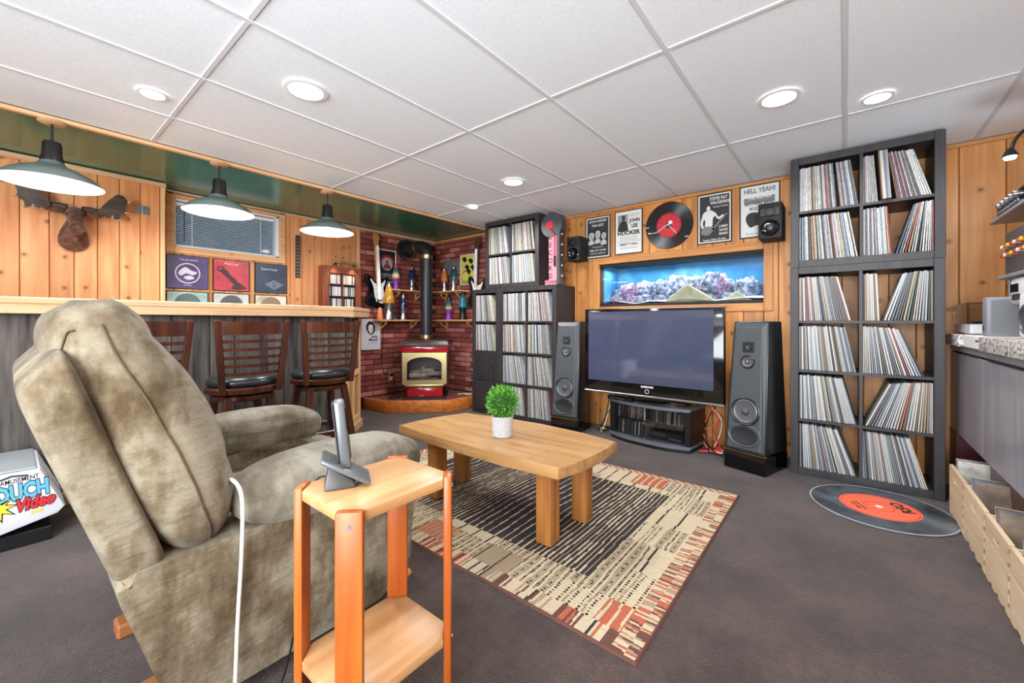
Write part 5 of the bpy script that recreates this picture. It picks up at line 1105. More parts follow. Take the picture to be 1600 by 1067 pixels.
# ================================================================== SIDE TABLE AND PHONE
sd = thing('side_table', 'small two tier wooden side table with orange legs beside the recliner', 'side table', (-1.008, .648, 0))
hx, hy, ch = .135, .165, .045
def octo(a, b_, c_): return [(-a + c_, -b_), (a - c_, -b_), (a, -b_ + c_), (a, b_ - c_), (a - c_, b_), (-a + c_, b_), (-a, b_ - c_), (-a, -b_ + c_)]
for z, nm in ((.66, 'table_top'), (.215, 'lower_shelf')):
    n_b = 4; top = octo(hx, hy, ch); w_b = 2 * hx / n_b
    B().prism(top, z - .028, z, .004, seg=2).build(nm, STAND_TOP, sd, 30)
for sx in (-1, 1):
    for sy in (-1, 1):
        nrm = Vector((sx, sy, 0)).normalized(); tan = Vector((-nrm.y, nrm.x, 0)); c0 = Vector((sx * (hx - ch / 2), sy * (hy - ch / 2), 0))
        M = frame(c0 + nrm * .0005, tan, nrm, (0, 0, 1)) if tan.cross(nrm).z > 0 else frame(c0 + nrm * .0005, -tan, nrm, (0, 0, 1))
        lg = B().box((-.0315, 0, 0), (.0315, .022, .664), .005, 2, M=M).build('leg', STAND_LEG, sd, 30)
        for z in (.63, .195): B().cyl(M @ Vector((0, .0215, z)), M @ Vector((0, .0245, z)), .0055, 12).build('screw', SILVER, lg, 40)
ph = thing('cordless_phone', 'silver and black cordless phone upright in its charging cradle on the side table', 'phone', (-1.055, .575, .6605), 152)
PHG = mat('phone_grey', srgb(112, 118, 122), .3, .5); PHD = mat('phone_dark', srgb(64, 66, 66), .4)
B().hexa([(-.042, -.03, 0), (.042, -.03, 0), (.042, .05, 0), (-.042, .05, 0), (-.036, -.025, .018), (.036, -.025, .018), (.030, .038, .062), (-.030, .038, .062)], .006, 2).build('cradle_base', PHD, ph, 30)
B().hexa([(-.05, -.062, .002), (.05, -.062, .002), (.05, .058, .075), (-.05, .058, .075), (-.05, -.068, .013), (.05, -.068, .013), (.05, .052, .087), (-.05, .052, .087)], .005, 2).build('cradle_tray', PHG, ph, 30)
Mh = Matrix.Translation((0, -.005, .045)) @ Matrix.Rotation(R(-6), 4, 'X')
hs = B().box((-.025, -.014, 0), (.025, .014, .185), .007, 3, M=Mh).build('handset', PHG, ph, 30)
B().box((-.021, -.0165, .105), (.021, -.0135, .165), .001, M=Mh).build('handset_screen', GLOSSB, hs); B().box((-.0255, .0145, .005), (.0255, .018, .18), .0015, M=Mh).build('handset_back', PHD, hs)
for i in range(4):
    for j in range(3): B().cbox(((j - 1) * .014, -.0155, .03 + i * .016), (.010, .003, .008), .001, M=Mh).build('key', PHD, hs)
cord('cable', 'thin black phone cord running from the cradle down to the floor', [(-1.108, .575, .668), (-1.15, .55, .66), (-1.165, .53, .60), (-1.17, .52, .48), (-1.18, .515, .34), (-1.20, .50, .2), (-1.225, .48, .08), (-1.24, .45, .006), (-1.2, .36, .004)], .0028, BLACK)

# ================================================================== COFFEE TABLE, PLANT, RUG
RZ = .012
tb = thing('coffee_table', 'low honey pine coffee table with bowed edges standing on the rug', 'coffee table', (0, 0, RZ))
op = [(-2.185, 1.555), (-1.9, 1.532), (-1.58, 1.522), (-1.28, 1.521), (-.985, 1.535), (-.962, 1.66), (-.950, 1.81), (-.950, 1.95), (-.962, 2.085), (-1.2, 2.125), (-1.5, 2.145), (-1.8, 2.125), (-2.11, 2.07), (-2.155, 1.9), (-2.18, 1.72)]
n_b = 5
B().prism(op, .385, .438, .008, seg=2).build('table_top', HONEY, tb, 30)
for x, y in ((-1.187, 1.645), (-1.172, 1.96), (-2.022, 1.65), (-2.09, 1.93)):
    lg = B().box((x, y, 0), (x + .088, y + .054, .384), .006, 2); lg.box((x + .002, y + .0575, 0), (x + .086, y + .088, .384), .006, 2); lg.build('leg', HONEY_Z, tb, 30)
b = B(); b.box((-1.16, 1.74, .32), (-1.11, 1.955, .383), .004); b.build('apron', HONEY_Z, tb); B().box((-2.04, 1.745, .32), (-1.99, 1.925, .383), .004).build('apron', HONEY_Z, tb)
pp = thing('potted_plant', 'round bright green faux grass ball in a white patterned pot on the coffee table', 'plant', (-1.514, 1.775, RZ + .4385))
k = N('white_embossed_pot'); tcn = k.n('ShaderNodeTexCoord'); sp = k.n('ShaderNodeSeparateXYZ'); k.l(tcn.outputs['Object'], sp.inputs[0]); at = k.n('ShaderNodeMath', operation='ARCTAN2'); k.l(sp.outputs[1], at.inputs[0]); k.l(sp.outputs[0], at.inputs[1])
ma = k.n('ShaderNodeMath', operation='MULTIPLY', _1=8 / (2 * math.pi)); k.l(at.outputs[0], ma.inputs[0]); mz = k.n('ShaderNodeMath', operation='MULTIPLY', _1=19.0); k.l(sp.outputs[2], mz.inputs[0])
fr_ = [k.n('ShaderNodeMath', operation='FRACT') for _ in '12']; k.l(ma.outputs[0], fr_[0].inputs[0]); k.l(mz.outputs[0], fr_[1].inputs[0]); cb = k.n('ShaderNodeCombineXYZ'); k.l(fr_[0].outputs[0], cb.inputs[0]); k.l(fr_[1].outputs[0], cb.inputs[1])
ds = k.n('ShaderNodeVectorMath', operation='DISTANCE'); ds.inputs[1].default_value = (.5, .5, 0); k.l(cb.outputs[0], ds.inputs[0]); mm = k.n('ShaderNodeMath', operation='MULTIPLY', _1=42.0); k.l(ds.outputs['Value'], mm.inputs[0]); si = k.n('ShaderNodeMath', operation='SINE'); k.l(mm.outputs[0], si.inputs[0])
k.base(k.ramp(si.outputs[0], [(.2, srgb(150, 150, 156)), (.5, srgb(236, 236, 236))])); k.bsdf.inputs['Roughness'].default_value = .5; k.bump(si.outputs[0], .5, .002)
B().lathe([(0, 0), (.05, 0), (.056, .004), (.061, .115), (.061, .118), (.055, .118), (.055, .10), (0, .10)], 40).build('pot', k.m, pp, 40)
V, F, CL = [], [], []; rr = random.Random(9); pc = Vector((0, 0, .195))
for i in range(1500):
    z = 1 - 2 * (i + .5) / 1500; a = i * 2.39996; rad = math.sqrt(1 - z * z); d0 = Vector((rad * math.cos(a), rad * math.sin(a), z)); d_ = (d0 + Vector((rr.uniform(-.5, .5), rr.uniform(-.5, .5), rr.uniform(-.3, .6)))).normalized()
    p0 = pc + d0 * rr.uniform(.045, .075); ln = rr.uniform(.028, .042); s_1 = d_.cross(Vector((rr.uniform(-1, 1), rr.uniform(-1, 1), 1))).normalized() * rr.uniform(.0024, .0036); m_ = p0 + d_ * ln * .55 + d0 * .003; n0 = len(V)
    V += [p0, m_ + s_1, p0 + d_ * ln, m_ - s_1]; F.append((n0, n0 + 1, n0 + 2, n0 + 3)); g_ = rr.random(); CL.append(srgb(40 + 110 * g_, 110 + 95 * g_, 30 + 60 * g_))
o = colour_mesh('grass_blades', V, F, CL, attrcol('blade_green', .45)); o.parent = pp; o['kind'] = 'stuff'
B().lathe([(0, -.07)] + [(.07 * math.sin(a * .262), -.07 * math.cos(a * .262)) for a in range(1, 12)] + [(0, .07)], 20, M=Matrix.Translation(pc)).build('ball_core', mat('core_green', srgb(40, 84, 30), .9), pp, 80)

# rug: a woven grid whose cells carry the yarn colours
RX0, RX1, RY0, RY1 = -2.80, -.515, 1.265, 2.915
c_cream, c_beige, c_dark, c_rust, c_tan, c_brown, c_black = [srgb(*v) for v in ((184, 168, 140), (148, 132, 108), (54, 46, 47), (164, 90, 66), (166, 124, 96), (96, 64, 55), (40, 36, 38))]
rr = random.Random(17)
cxs = []; xx = RX0 + .40
while xx < RX1 - .36:
    dens = .5 + .5 * math.sin((xx - RX0) * 7.3 + 1.0); xx += .022 + .034 * (1 - dens) * rr.uniform(.6, 1.2); cxs.append((xx, rr.uniform(.0026, .0048)))
cell_c = {}
def cell(kx, ky):
    if (kx, ky) not in cell_c: cell_c[(kx, ky)] = rr.choice(['cream', 'beige', 'hatch', 'hatch', 'dash', 'rust' if (kx + ky) % 3 == 0 else 'cream', 'hatch'])
    return cell_c[(kx, ky)]
cell_c.update({(10, 0): 'rust', (9, 0): 'dash', (8, 0): 'hatch', (7, 0): 'beige', (6, 0): 'hatch', (5, 0): 'tan', (4, 0): 'dash', (3, 0): 'hatch', (2, 0): 'beige', (10, 1): 'dash', (10, 2): 'cream', (10, 3): 'hatch', (10, 4): 'cream', (10, 5): 'hatch', (10, 6): 'cream', (9, 6): 'hatch', (8, 6): 'rust', (7, 6): 'cream', (6, 6): 'cream', (5, 6): 'hatch'})
def rug_col(x, y):
    wv = .012 * noise.noise(Vector((x * 3, y * 2.2, 0))) + .006 * noise.noise(Vector((x * 9, y * 6, 2)))
    ex, ey = RX1 - x, min(y - RY0, RY1 - y); el = x - RX0
    if min(ex, ey, el) < .010: return c_brown
    if ex < .10 and ex < 9:    # short strokes at the right end, running in from the edge
        i = int((y + wv) / .010); r_ = random.Random(i * 7 + 1 + int(ex > .05) * 91).random()
        return c_cream if r_ < .38 else c_beige if r_ < .52 else c_rust if r_ < .74 else c_tan if r_ < .84 else c_brown
    if y - RY0 < .095:
        i = int((x + wv) / .010) + 999; r_ = random.Random(i * 5 + 3).random(); z_ = int(x * 2.4) % 2
        return c_cream if r_ < .45 else (c_rust if z_ else c_beige) if r_ < .75 else c_dark if r_ < .85 else c_brown
    if RY1 - y < .06 or el < .10:
        i = int((x + y + wv) / .018) % 3; return (c_cream, c_beige, c_rust)[i]
    border = (ex < .34) or (ey < .30) or (el < .36)
    if border:
        kx = int((x - RX0) / ((RX1 - RX0) / 11)); ky = int((y - RY0) / ((RY1 - RY0) / 7)); t_ = cell(kx, ky)
        ln = int((x + wv * 1.5) / .011)
        if t_ == 'cream': return c_dark if ln % 9 == 0 else c_cream
        if t_ == 'beige': return c_brown if ln % 11 == 0 else c_beige
        if t_ == 'rust': return c_cream if ln % 4 == 0 else c_rust
        if t_ == 'tan': return c_rust if ln % 3 == 0 else c_tan
        if t_ == 'hatch': return c_black if (ln % 3 == 0 and int((y + .006 * (ln % 2)) / .0075) % 2) else (c_cream if ln % 2 else c_beige)
        return c_black if (ln % 4 == 0 and int(y / .009) % 2) else c_brown if (ln % 8 == 2 and int(y / .006) % 2) else c_cream
    xs = x + wv * 1.3
    for s_, w_ in cxs:
        if abs(xs - s_) < w_: return c_cream if int(s_ * -1000) % 3 else c_beige
    return c_dark
nx, ny = 420, 300; V, F, CL = [], [], []
for j in range(ny + 1):
    for i in range(nx + 1):
        x = RX0 + (RX1 - RX0) * i / nx; y = RY0 + (RY1 - RY0) * j / ny; e = .012 * noise.noise(Vector((x * 3.1, y * 3.1, 5))) if (j == 0) else 0
        edge = min(i, nx - i, j, ny - j); sag = .014 * noise.noise(Vector((x * 2.4, 1, 0))) * max(0, 1 - (y - RY0) / .25)
        V.append((x, y + sag, .002 if edge == 0 else .0095 + .0012 * noise.noise(Vector((x * 60, y * 60, 0)))))
for j in range(ny):
    for i in range(nx):
        a = j * (nx + 1) + i; F.append((a, a + 1, a + nx + 2, a + nx + 1)); CL.append(rug_col(RX0 + (RX1 - RX0) * (i + .5) / nx, RY0 + (RY1 - RY0) * (j + .5) / ny))
o = colour_mesh('rug', V, F, CL, attrcol('rug_yarn', .95, .35, (300, 300, 300))); tag(o, 'woven patchwork rug with dark striped field and cream and rust border', 'rug')

# ================================================================== FLOOR THINGS
rm = thing('record_mat', 'giant vinyl record mat with orange label lying on the carpet', 'mat', (.155, 3.245, .001))
VINM = N('mat_vinyl'); k = VINM; k.bsdf.inputs['Metallic'].default_value = .5; k.bsdf.inputs['Anisotropic'].default_value = .9; k.bsdf.inputs['Specular IOR Level'].default_value = 1; tg = k.n('ShaderNodeTangent', direction_type='RADIAL', axis='Z'); k.l(tg.outputs[0], k.bsdf.inputs['Tangent']); f = k.noise(k.vec((1, 1, 1)), 5, 4, .65); k.base(k.ramp(f, [(.35, srgb(52, 56, 64)), (.65, srgb(112, 118, 126))]))
tcn = k.n('ShaderNodeTexCoord'); ln_ = k.n('ShaderNodeVectorMath', operation='LENGTH'); k.l(tcn.outputs['Object'], ln_.inputs[0]); sn = k.n('ShaderNodeMath', operation='MULTIPLY', _1=420.0); k.l(ln_.outputs['Value'], sn.inputs[0]); s2 = k.n('ShaderNodeMath', operation='SINE'); k.l(sn.outputs[0], s2.inputs[0]); k.bsdf.inputs['Roughness'].default_value = .34
B().lathe([(0, 0), (.328, 0), (.333, .003), (.33, .007), (.318, .008), (0, .008)], 80).build('mat_disc', k.m, rm, 30)
B().lathe([(.324, .0081), (.328, .0092), (.3315, .0076)], 80).build('mat_rim', mat('mat_rim_grey', srgb(170, 176, 180), .3), rm, 40)
ORL = mat('orange_label', srgb(238, 106, 74), .5); B().lathe([(0, .0081), (.185, .0081), (.185, .0088), (0, .0088)], 56).build('label', ORL, rm, 30)
B().lathe([(.066, .0089), (.068, .0095), (.07, .0089)], 40).build('label_ring', REDINK, rm, 40); B().lathe([(.172, .0089), (.174, .0093), (.176, .0089)], 56).build('label_ring', REDINK, rm, 40)
B().lathe([(0, .0089), (.018, .0089), (.017, .0098), (0, .0098)], 20).build('spindle_hole', PAPER, rm, 40)
Mt = Matrix.Rotation(R(118), 4, 'Z'); text('RSO', .085, INK, Mt @ Matrix.Translation((0, -.118, .0092)), rm, bold=.02, sx=.9); text('side one', .028, INK, Mt @ Matrix.Translation((0, .12, .0092)), rm); text('33 rpm stereo', .02, INK, Mt @ Matrix.Translation((0, .095, .0092)), rm)

gm = thing('touch_game', 'white touch screen game cabinet lying by the bar at the left edge', 'game machine', (-3.10, -.2, 0), 0)
GWH = mat('game_white', srgb(222, 222, 226), .4); GGR = mat('game_grey_top', srgb(150, 156, 160), .3)
B().box((-.46, -.36, 0), (-.02, .34, .07), .004).build('plinth', BLACK, gm)
B().prism([(-.40, .082), (.16, .082), (.36, .13), (.385, .16), (.30, .372), (-.40, .372)], -.49, 0, .012, M=YZ(0), seg=2).build('cabinet', GWH, gm, 30)
B().box((-.48, -.39, .3725), (-.01, .29, .384), .004).build('top_panel', GGR, gm)
LG = lambda y, z, d=0: frame((.0008 + d, y, z), (0, 1, 0), (0, 0, 1), (1, 0, 0)) @ Matrix.Rotation(R(4), 4, 'Z')
BLU = mat('logo_blue', srgb(96, 176, 206), .4); YEL = mat('logo_yellow', srgb(240, 206, 60), .4)
text('TOUCH', .105, INK, LG(.225, .272), gm, bold=.085, sx=.56, depth=.0008); text('TOUCH', .105, BLU, LG(.225, .272, .001), gm, bold=.045, sx=.56, depth=.0008)
text('Video', .08, INK, LG(.282, .212, .001), gm, bold=.085, sx=.68, depth=.0008, shear=.3); text('Video', .08, REDINK, LG(.282, .212, .002), gm, bold=.04, sx=.68, depth=.0008, shear=.3)
text('AMUSEMENT', .03, INK, LG(.235, .335), gm, bold=.005, sx=.7); text('2000', .022, YEL, LG(.29, .165), gm, bold=.03)
sb = []
for a in range(18): q = .058 if a % 2 == 0 else .026; sb.append((q * math.cos(a * math.pi / 9), q * math.sin(a * math.pi / 9)))
B().prism([(x * 1.25, y * 1.25) for x, y in sb], 0, .0012, M=LG(.165, .215, -.0004)).build('logo_star_edge', INK, gm); B().prism(sb, 0, .0012, M=LG(.165, .215, .0006)).build('logo_star', YEL, gm)
B().tube([(.003, .16, .345), (.003, .21, .360), (.003, .26, .352)], .004, 6).build('logo_swoosh', INK, gm, 60)
cord('black_cable', 'coil of black cable lying on top of the white game cabinet', [(-3.32 + .11 * math.cos(a * .7) + .01 * (a % 3), -.30 + .20 * math.sin(a * .7), .391 + .0006 * a) for a in range(30)], .006, BLACK, 3)
# cable tangles beside the stand
ORG = mat('orange_cable', srgb(206, 92, 40), .5); rr = random.Random(6)
for i, (m_, lab) in enumerate(((ORG, 'orange cable heaped on the carpet right of the television stand'), (REDINK, 'red cable looping down behind the right end of the stand'), (CREAM, 'pale cable looping down right of the television stand'), (BLACK, 'black cable trailing right of the television stand'), (ORG, 'thin orange cable hanging from the television to the carpet'))):
    pts = [(-.92 + rr.uniform(-.03, .05), 3.93, .62)] + [(-.92 + rr.uniform(-.06, .10), 3.92 - .02 * q, .5 - .12 * q) for q in range(4)] + [(-.88 + rr.uniform(-.09, .12), 3.72 + rr.uniform(-.12, .12), .016 + .012 * (q % 3) + .004 * i) for q in range(6)]
    cord('cable', lab, pts, .006 if i < 2 else .0045, m_, 6)
for i, (m_, lab) in enumerate(((BLACK, 'black cable hanging by the left end of the television stand'), (CREAM, 'pale cable coiled on the carpet left of the television stand'), (BLACK, 'second black cable coiled on the carpet left of the stand'))):
    pts = [(-1.88 + .03 * i, 3.94, .55), (-1.90 + .03 * i, 3.93, .3)] + [(-1.90 + rr.uniform(-.05, .05), 3.80 + rr.uniform(-.1, .1), .016 + .01 * (q % 3)) for q in range(6)]
    cord('cable', lab, pts, .005, m_, 6)
ol_ = thing('outlet', 'dark outlet plate on the pine wall left of the television stand', 'outlet', (-1.70, 3.999, .36)); B().box((-.036, -.006, -.058), (.036, 0, .058), .002).build('cover_plate', BLACK, ol_); B().box((-.016, -.035, .006), (.016, -.0065, .04), .004).build('plug', BLACKM, ol_)

# ================================================================== RIGHT SIDE: CABINET, CRATES, DEVICES
CABG = wood('grey_laminate', srgb(150, 146, 152), srgb(126, 122, 128), 'z', .3, .0, vary=.02, bump=.02); MAHO = wood('mahogany_panel', srgb(96, 44, 42), srgb(70, 30, 30), 'z', .4, 0)
GRAN = N('granite'); vo = GRAN.n('ShaderNodeTexVoronoi'); vo.inputs['Scale'].default_value = 90; GRAN.l(GRAN.vec((1, 1, 1)), vo.inputs['Vector']); sp = GRAN.n('ShaderNodeSeparateColor'); GRAN.l(vo.outputs['Color'], sp.inputs[0]); GRAN.base(GRAN.ramp(sp.outputs[0], [(.1, srgb(96, 90, 84)), (.3, srgb(176, 168, 158)), (.6, srgb(226, 222, 216))])); GRAN.bsdf.inputs['Roughness'].default_value = .25; GRAN = GRAN.m
cb = thing('wall_cabinet', 'grey fronted cabinet with dark red carcass under the granite along the right wall', 'cabinet', (0, 0, 0))
cbx = B(); cbx.box((.57, 1.35, .40), (1.14, 3.975, .955)).box((.60, 1.35, 0), (1.14, 3.3, .40)); cbx.build('carcass', MAHO, cb)
B().box((.545, 3.80, 0), (1.14, 3.985, .40), .003).build('end_panel', MAHO, cb); B().box((.545, 1.35, .918), (.568, 3.985, .955), .002).build('top_rail', CABG, cb)
for a, b_ in ((3.155, 3.96), (2.31, 3.148), (1.45, 2.303)):
    d = B().box((.547, a, .402), (.567, b_, .905), .002).build('door', CABG, cb); B().box((.546, a + .1, .9055), (.566, b_ - .1, .915)).build('finger_slot', BLACKM, d)
for a, b_, lab in ((3.49, 3.985, 'far granite slab on the grey cabinet next to the tall record shelf'), (1.36, 3.02, 'near granite slab on the grey cabinet under the white boombox')):
    g_ = thing('granite_slab', lab, 'counter slab', (0, 0, .956)); B().box((.51, a, 0), (1.14, b_, .07), .006, 2).build('slab', GRAN, g_, 30)
wp_ = thing('white_board', 'white board bridging the gap between the two granite slabs', 'board', (0, 0, .956)); B().box((.53, 3.025, 0), (1.13, 3.485, .07), .004).build('board_panel', WHITE, wp_); B().box((.529, 3.08, .04), (.5305, 3.2, .048)).build('board_slot', BLACKM, wp_)
GT = 1.0265
tt = thing('turntable', 'turntable under a clear dust cover on the far granite slab', 'turntable', (0, 0, GT))
B().box((.56, 3.50, .004), (.96, 3.9, .06), .006).build('turntable_base', GWH, tt); B().lathe([(0, .061), (.14, .061), (.145, .066), (.14, .078), (0, .078)], 40, M=Matrix.Translation((.74, 3.7, 0))).build('platter', BLACK, tt, 40)
B().tube([(.9, 3.84, .10), (.88, 3.7, .10), (.82, 3.62, .085)], .005, 8).build('tone_arm', SILVER, tt, 60); B().cyl((.9, 3.84, .0605), (.9, 3.84, .11), .018, 16).build('arm_pivot', SILVER, tt, 40)
for x in (.59, .93):
    for y in (3.53, 3.87): B().cyl((x, y, 0), (x, y, .004), .02, 12).build('foot', BLACK, tt, 40)
CLR = glass('acrylic', (.96, .97, .98, 1), 1.3); b = B(); x0, x1, y0, y1, z0, z1 = .55, .97, 3.49, 3.91, .062, .185
for lo, hi in (((x0, y0, z1 - .004), (x1, y1, z1)), ((x0, y0, z0), (x0 + .004, y1, z1 - .004)), ((x1 - .004, y0, z0), (x1, y1, z1 - .004)), ((x0 + .004, y0, z0), (x1 - .004, y0 + .004, z1 - .004)), ((x0 + .004, y1 - .004, z0), (x1 - .004, y1, z1 - .004))): b.box(lo, hi)
b.build('dust_cover', CLR, tt)
gb_ = thing('grey_box', 'flat fronted grey speaker box standing on the white board', 'speaker box', (0, 0, GT)); B().box((.56, 3.15, 0), (.86, 3.24, .20), .006, 2).build('box_case', mat('box_grey', srgb(128, 130, 134), .5), gb_, 30); B().box((.575, 3.1485, .015), (.845, 3.1495, .185)).build('box_grille', mat('grille_grey', srgb(116, 118, 122), .8), gb_)
B().box((.558, 3.20, .03), (.5595, 3.22, .05)).build('port', BLACK, gb_)
bx = thing('boombox', 'white portable boombox with black handle strap on the near granite slab', 'boombox', (0, 0, GT)); B().box((.59, 2.32, 0), (.79, 2.80, .20), .02, 3).build('case', GWH, bx, 30)
for y in (2.42, 2.70):
    B().lathe([(.075, 0), (.078, .006), (.066, .009), (.062, .002), (.03, 0), (0, .002)], 32, M=Matrix.Translation((.5895, y, .085)) @ Matrix.Rotation(R(-90), 4, 'Y') @ Matrix.Diagonal((.8, .8, 1, 1))).build('speaker_cone', DGREY, bx, 40)
B().box((.586, 2.51, .05), (.592, 2.61, .13), .003).build('cassette_window', GLOSSB, bx)
for i in range(6): B().box((.587, 2.50 + i * .02, .16), (.592, 2.514 + i * .02, .178), .002).build('key', DGREY, bx)
B().tube(spline([(.66, 2.81, .16), (.645, 2.84, .19), (.63, 2.855, .14), (.635, 2.86, .06), (.66, 2.84, .012)], 5, False), .008, 8).build('strap', BLACK, bx, 60)
# wall shelves with stacked players
for z, lab in ((1.64, 'upper grey wall shelf carrying a stereo deck on the right wall'), (1.32, 'lower grey wall shelf carrying a receiver on the right wall')):
    s_ = thing('wall_shelf', lab, 'shelf', (0, 0, z)); B().box((.625, 2.0, 0), (1.148, 3.46 if z > 1.5 else 3.31, .018), .003).build('shelf_board', CABG, s_)
    for y in (2.3, 3.2): B().hexa([(1.12, y, -.075), (1.147, y, -.075), (1.147, y + .02, -.075), (1.12, y + .02, -.075), (.80, y, -.002), (1.147, y, -.002), (1.147, y + .02, -.002), (.80, y + .02, -.002)]).build('bracket', DGREY, s_)
def deck(lab, y0, y1, z, h, face, nm, jacks=False, knobs=False):
    t = thing(nm, lab, 'stereo', (0, 0, z + .0005)); 
    for y in (y0 + .04, y1 - .04):
        for x in (.69, .96): B().cyl((x, y, 0), (x, y, .012), .016, 10).build('foot', BLACK, t, 40)
    B().box((.66, y0, .0125), (1.00, y1, h), .004).build('case', BLACKM if not jacks else STEEL, t); B().box((.648, y0 - .004, .012), (.6595, y1 + .004, h), .003).build('face_plate', face, t)
    rr_ = random.Random(int(y0 * 100 + h * 1000))
    if jacks:
        for i in range(9):
            for j in range(2):
                m_ = [REDINK, PAPER, ORG, YEL][(i + j) % 4]; yy = y1 - .05 - i * .05; zz = h * .45 + j * .045
                B().cyl((.6475, yy, zz), (.622, yy, zz), .009, 10).build('jack_plug', m_, t, 40)
        for i in range(4): B().box((.645, y1 - .48 - i * .06, h * .3), (.648, y1 - .44 - i * .06, h * .8), .001).build('terminal', BLACK, t)
    else:
        for i in range(10): B().box((.642, y1 - .06 - i * .035, h * .25), (.648, y1 - .038 - i * .035, h * .42), .001).build('button', SILVER, t)
        for i in range(5): B().cyl((.6475, y1 - .08 - i * .07, h * .7), (.630, y1 - .08 - i * .07, h * .7), .014, 14).build('knob', SILVER, t, 40)
        B().box((.645, y0 + .06, h * .3), (.648, y0 + .30, h * .85), .001).build('display', GLOSSB, t)
deck('black stereo deck with silver knobs on the upper wall shelf at the right edge', 2.75, 3.43, 1.659, .085, BLACK, 'stereo_deck')
deck('silver receiver with red and yellow plugs on the lower wall shelf at the right edge', 2.65, 3.28, 1.339, .22, STEEL, 'receiver', True)
cb2 = thing('radio', 'white table radio hanging under the lower wall shelf at the right edge', 'radio', (0, 0, 1.185)); B().box((.64, 2.72, 0), (.86, 3.17, .134), .02, 3).build('case', GWH, cb2, 30)
for i in range(4): B().box((.636, 3.10 - i * .03, .02), (.6395, 3.12 - i * .03, .05), .001).build('key', BLACK, cb2)
B().box((.636, 3.03, .06), (.6395, 3.14, .10), .001).build('dial', GLOSSB, cb2)
# gooseneck lamps
gl = thing('gooseneck_lamp', 'lit black gooseneck lamp at the top of the right wall', 'lamp', (0, 0, 0)); B().tube(spline([(1.148, 3.30, 2.14), (1.0, 3.31, 2.16), (.80, 3.31, 2.14), (.70, 3.30, 2.07), (.672, 3.30, 2.0)], 6, False), .008, 8).build('gooseneck', BLACK, gl, 60)
B().lathe([(0, .04), (.012, .04), (.03, 0), (.028, -.004), (0, -.002)], 20, M=Matrix.Translation((.668, 3.298, 1.965))).build('lamp_head', BLACK, gl, 40)
B().lathe([(0, 0), (.024, 0), (.02, -.012), (0, -.018)], 20, M=Matrix.Translation((.668, 3.298, 1.962))).build('led', mat('led', (1, 1, 1, 1), .5, emit=(.72, .88, 1, 1), es=60), gl, 40)
B().cyl((1.149, 3.30, 2.14), (1.13, 3.30, 2.14), .03, 16).build('wall_rose', BLACK, gl, 40)
d = bpy.data.lights.new('led_light', 'POINT'); d.energy = 3.0; d.color = (.78, .9, 1); d.shadow_soft_size = .025; o = bpy.data.objects.new('led_light', d); C.objects.link(o); o.location = (.668, 3.298, 1.925)
g2 = thing('gooseneck_lamp', 'unlit silver gooseneck lamp with white head behind the grey box', 'lamp', (0, 0, GT - .07)); B().tube(spline([(.695, 3.44, .075), (.695, 3.44, .30), (.695, 3.44, .45), (.70, 3.43, .53), (.72, 3.41, .555), (.735, 3.37, .53), (.74, 3.34, .43)], 6, False), .007, 8).build('gooseneck', STEEL, g2, 60)
B().lathe([(0, .02), (.015, .018), (.042, 0), (.04, -.012), (0, -.014)], 24, M=Matrix.Translation((.74, 3.335, .41))).build('lamp_head', WHITE, g2, 40); B().cyl((.695, 3.46, .0705), (.695, 3.46, .078), .02, 20).build('base', STEEL, g2, 40)
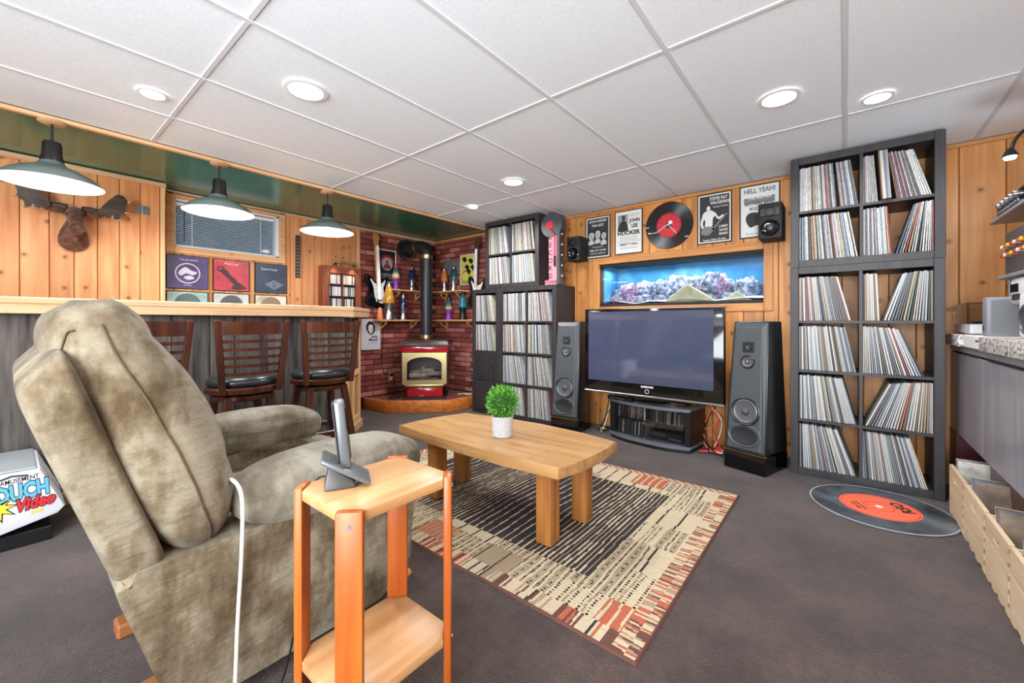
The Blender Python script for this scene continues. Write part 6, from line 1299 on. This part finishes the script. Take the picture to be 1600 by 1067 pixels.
# crates of records
rr = random.Random(33)
CRW = .355
def crate(y1, w_, lab):
    t = thing('record_crate', lab, 'crate', (.47, y1 - w_, 0)); H, D, th = .275, .30, .016
    for z0, z1, i in ((.014, .1785, 0),):
        B().box((0, .004, z0), (th, w_ - .004, z1), .002).build('front_board', CRATEW, t)
    b = B(); 
    # the top board has a hand hole
    hy0, hy1, hz0, hz1 = w_ / 2 - .045, w_ / 2 + .045, .205, .228
    for lo, hi in (((0, .004, .180), (th, w_ - .004, hz0)), ((0, .004, hz1), (th, w_ - .004, H)), ((0, .004, hz0), (th, hy0, hz1)), ((0, hy1, hz0), (th, w_ - .004, hz1))): b.box(lo, hi)
    b.build('front_board', CRATEW, t)
    for y0 in (0.004, w_ - .004 - th): B().box((th, y0, .014), (D, y0 + th, H - .012), .002).build('side_board', CRATEW, t)
    B().box((th, .02, .014), (D, w_ - .02, .024)).build('floor_board', CRATEW, t)
    for i in range(4):
        y = .004 + i * (w_ - .058) / 3; B().box((.001, y, 0), (D, y + .05, .0135), .002).build('bottom_slat', CRATEW, t)
    for i in range(5): B().box((-.0015, .0035, .04 + i * .05), (.004, .010, .058 + i * .05)).build('finger_joint', STAND_TOP, t)
    return t
crs = [(3.455, .36, 'far crate of records under the grey cabinet, next to the tall shelf'), (3.085, .405, 'second crate of records from the tall shelf'), (2.67, .335, 'third crate of records from the tall shelf'), (2.327, .40, 'nearest crate of records, cut off by the right edge')]
COV = [[(150, 152, 160), (196, 198, 200)], [(206, 200, 186), (176, 176, 178)], [(196, 160, 130), (120, 120, 124)], [(120, 140, 170), (210, 190, 150)]]
for i, (y1, w_, lab) in enumerate(crs):
    crate(y1, w_, lab)
    for j in range(6):
        cc = COV[i][0] if j == 5 else rr.choice([(60, 60, 66), (200, 196, 186), (140, 120, 100), (90, 110, 140)])
        gr = N('crate_cover'); f = gr.noise(gr.vec((1, 1, 1)), 9, 4); gr.base(gr.ramp(f, [(.35, srgb(*[v * .7 for v in cc])), (.65, srgb(*[min(255, v * 1.15) for v in cc]))])); gr.bsdf.inputs['Roughness'].default_value = .25
        o = B().box((0, 0, 0), (.306, .007, .31), .001).build('record_sleeve', gr.m)
        o.location = (.4875, y1 - .065 - .012 * (5 - j) - .075, .0265); o.rotation_euler = (R(-14), 0, 0)
        tag(o, ('%s record sleeve from the near side in the %s' % (ORD[5 - j], lab.split(' of records')[0])) + (' under the grey cabinet', ' from the tall shelf', ' from the tall shelf', ' at the right edge')[i], 'record', 'record sleeves in the %s' % lab.split(' of records')[0])
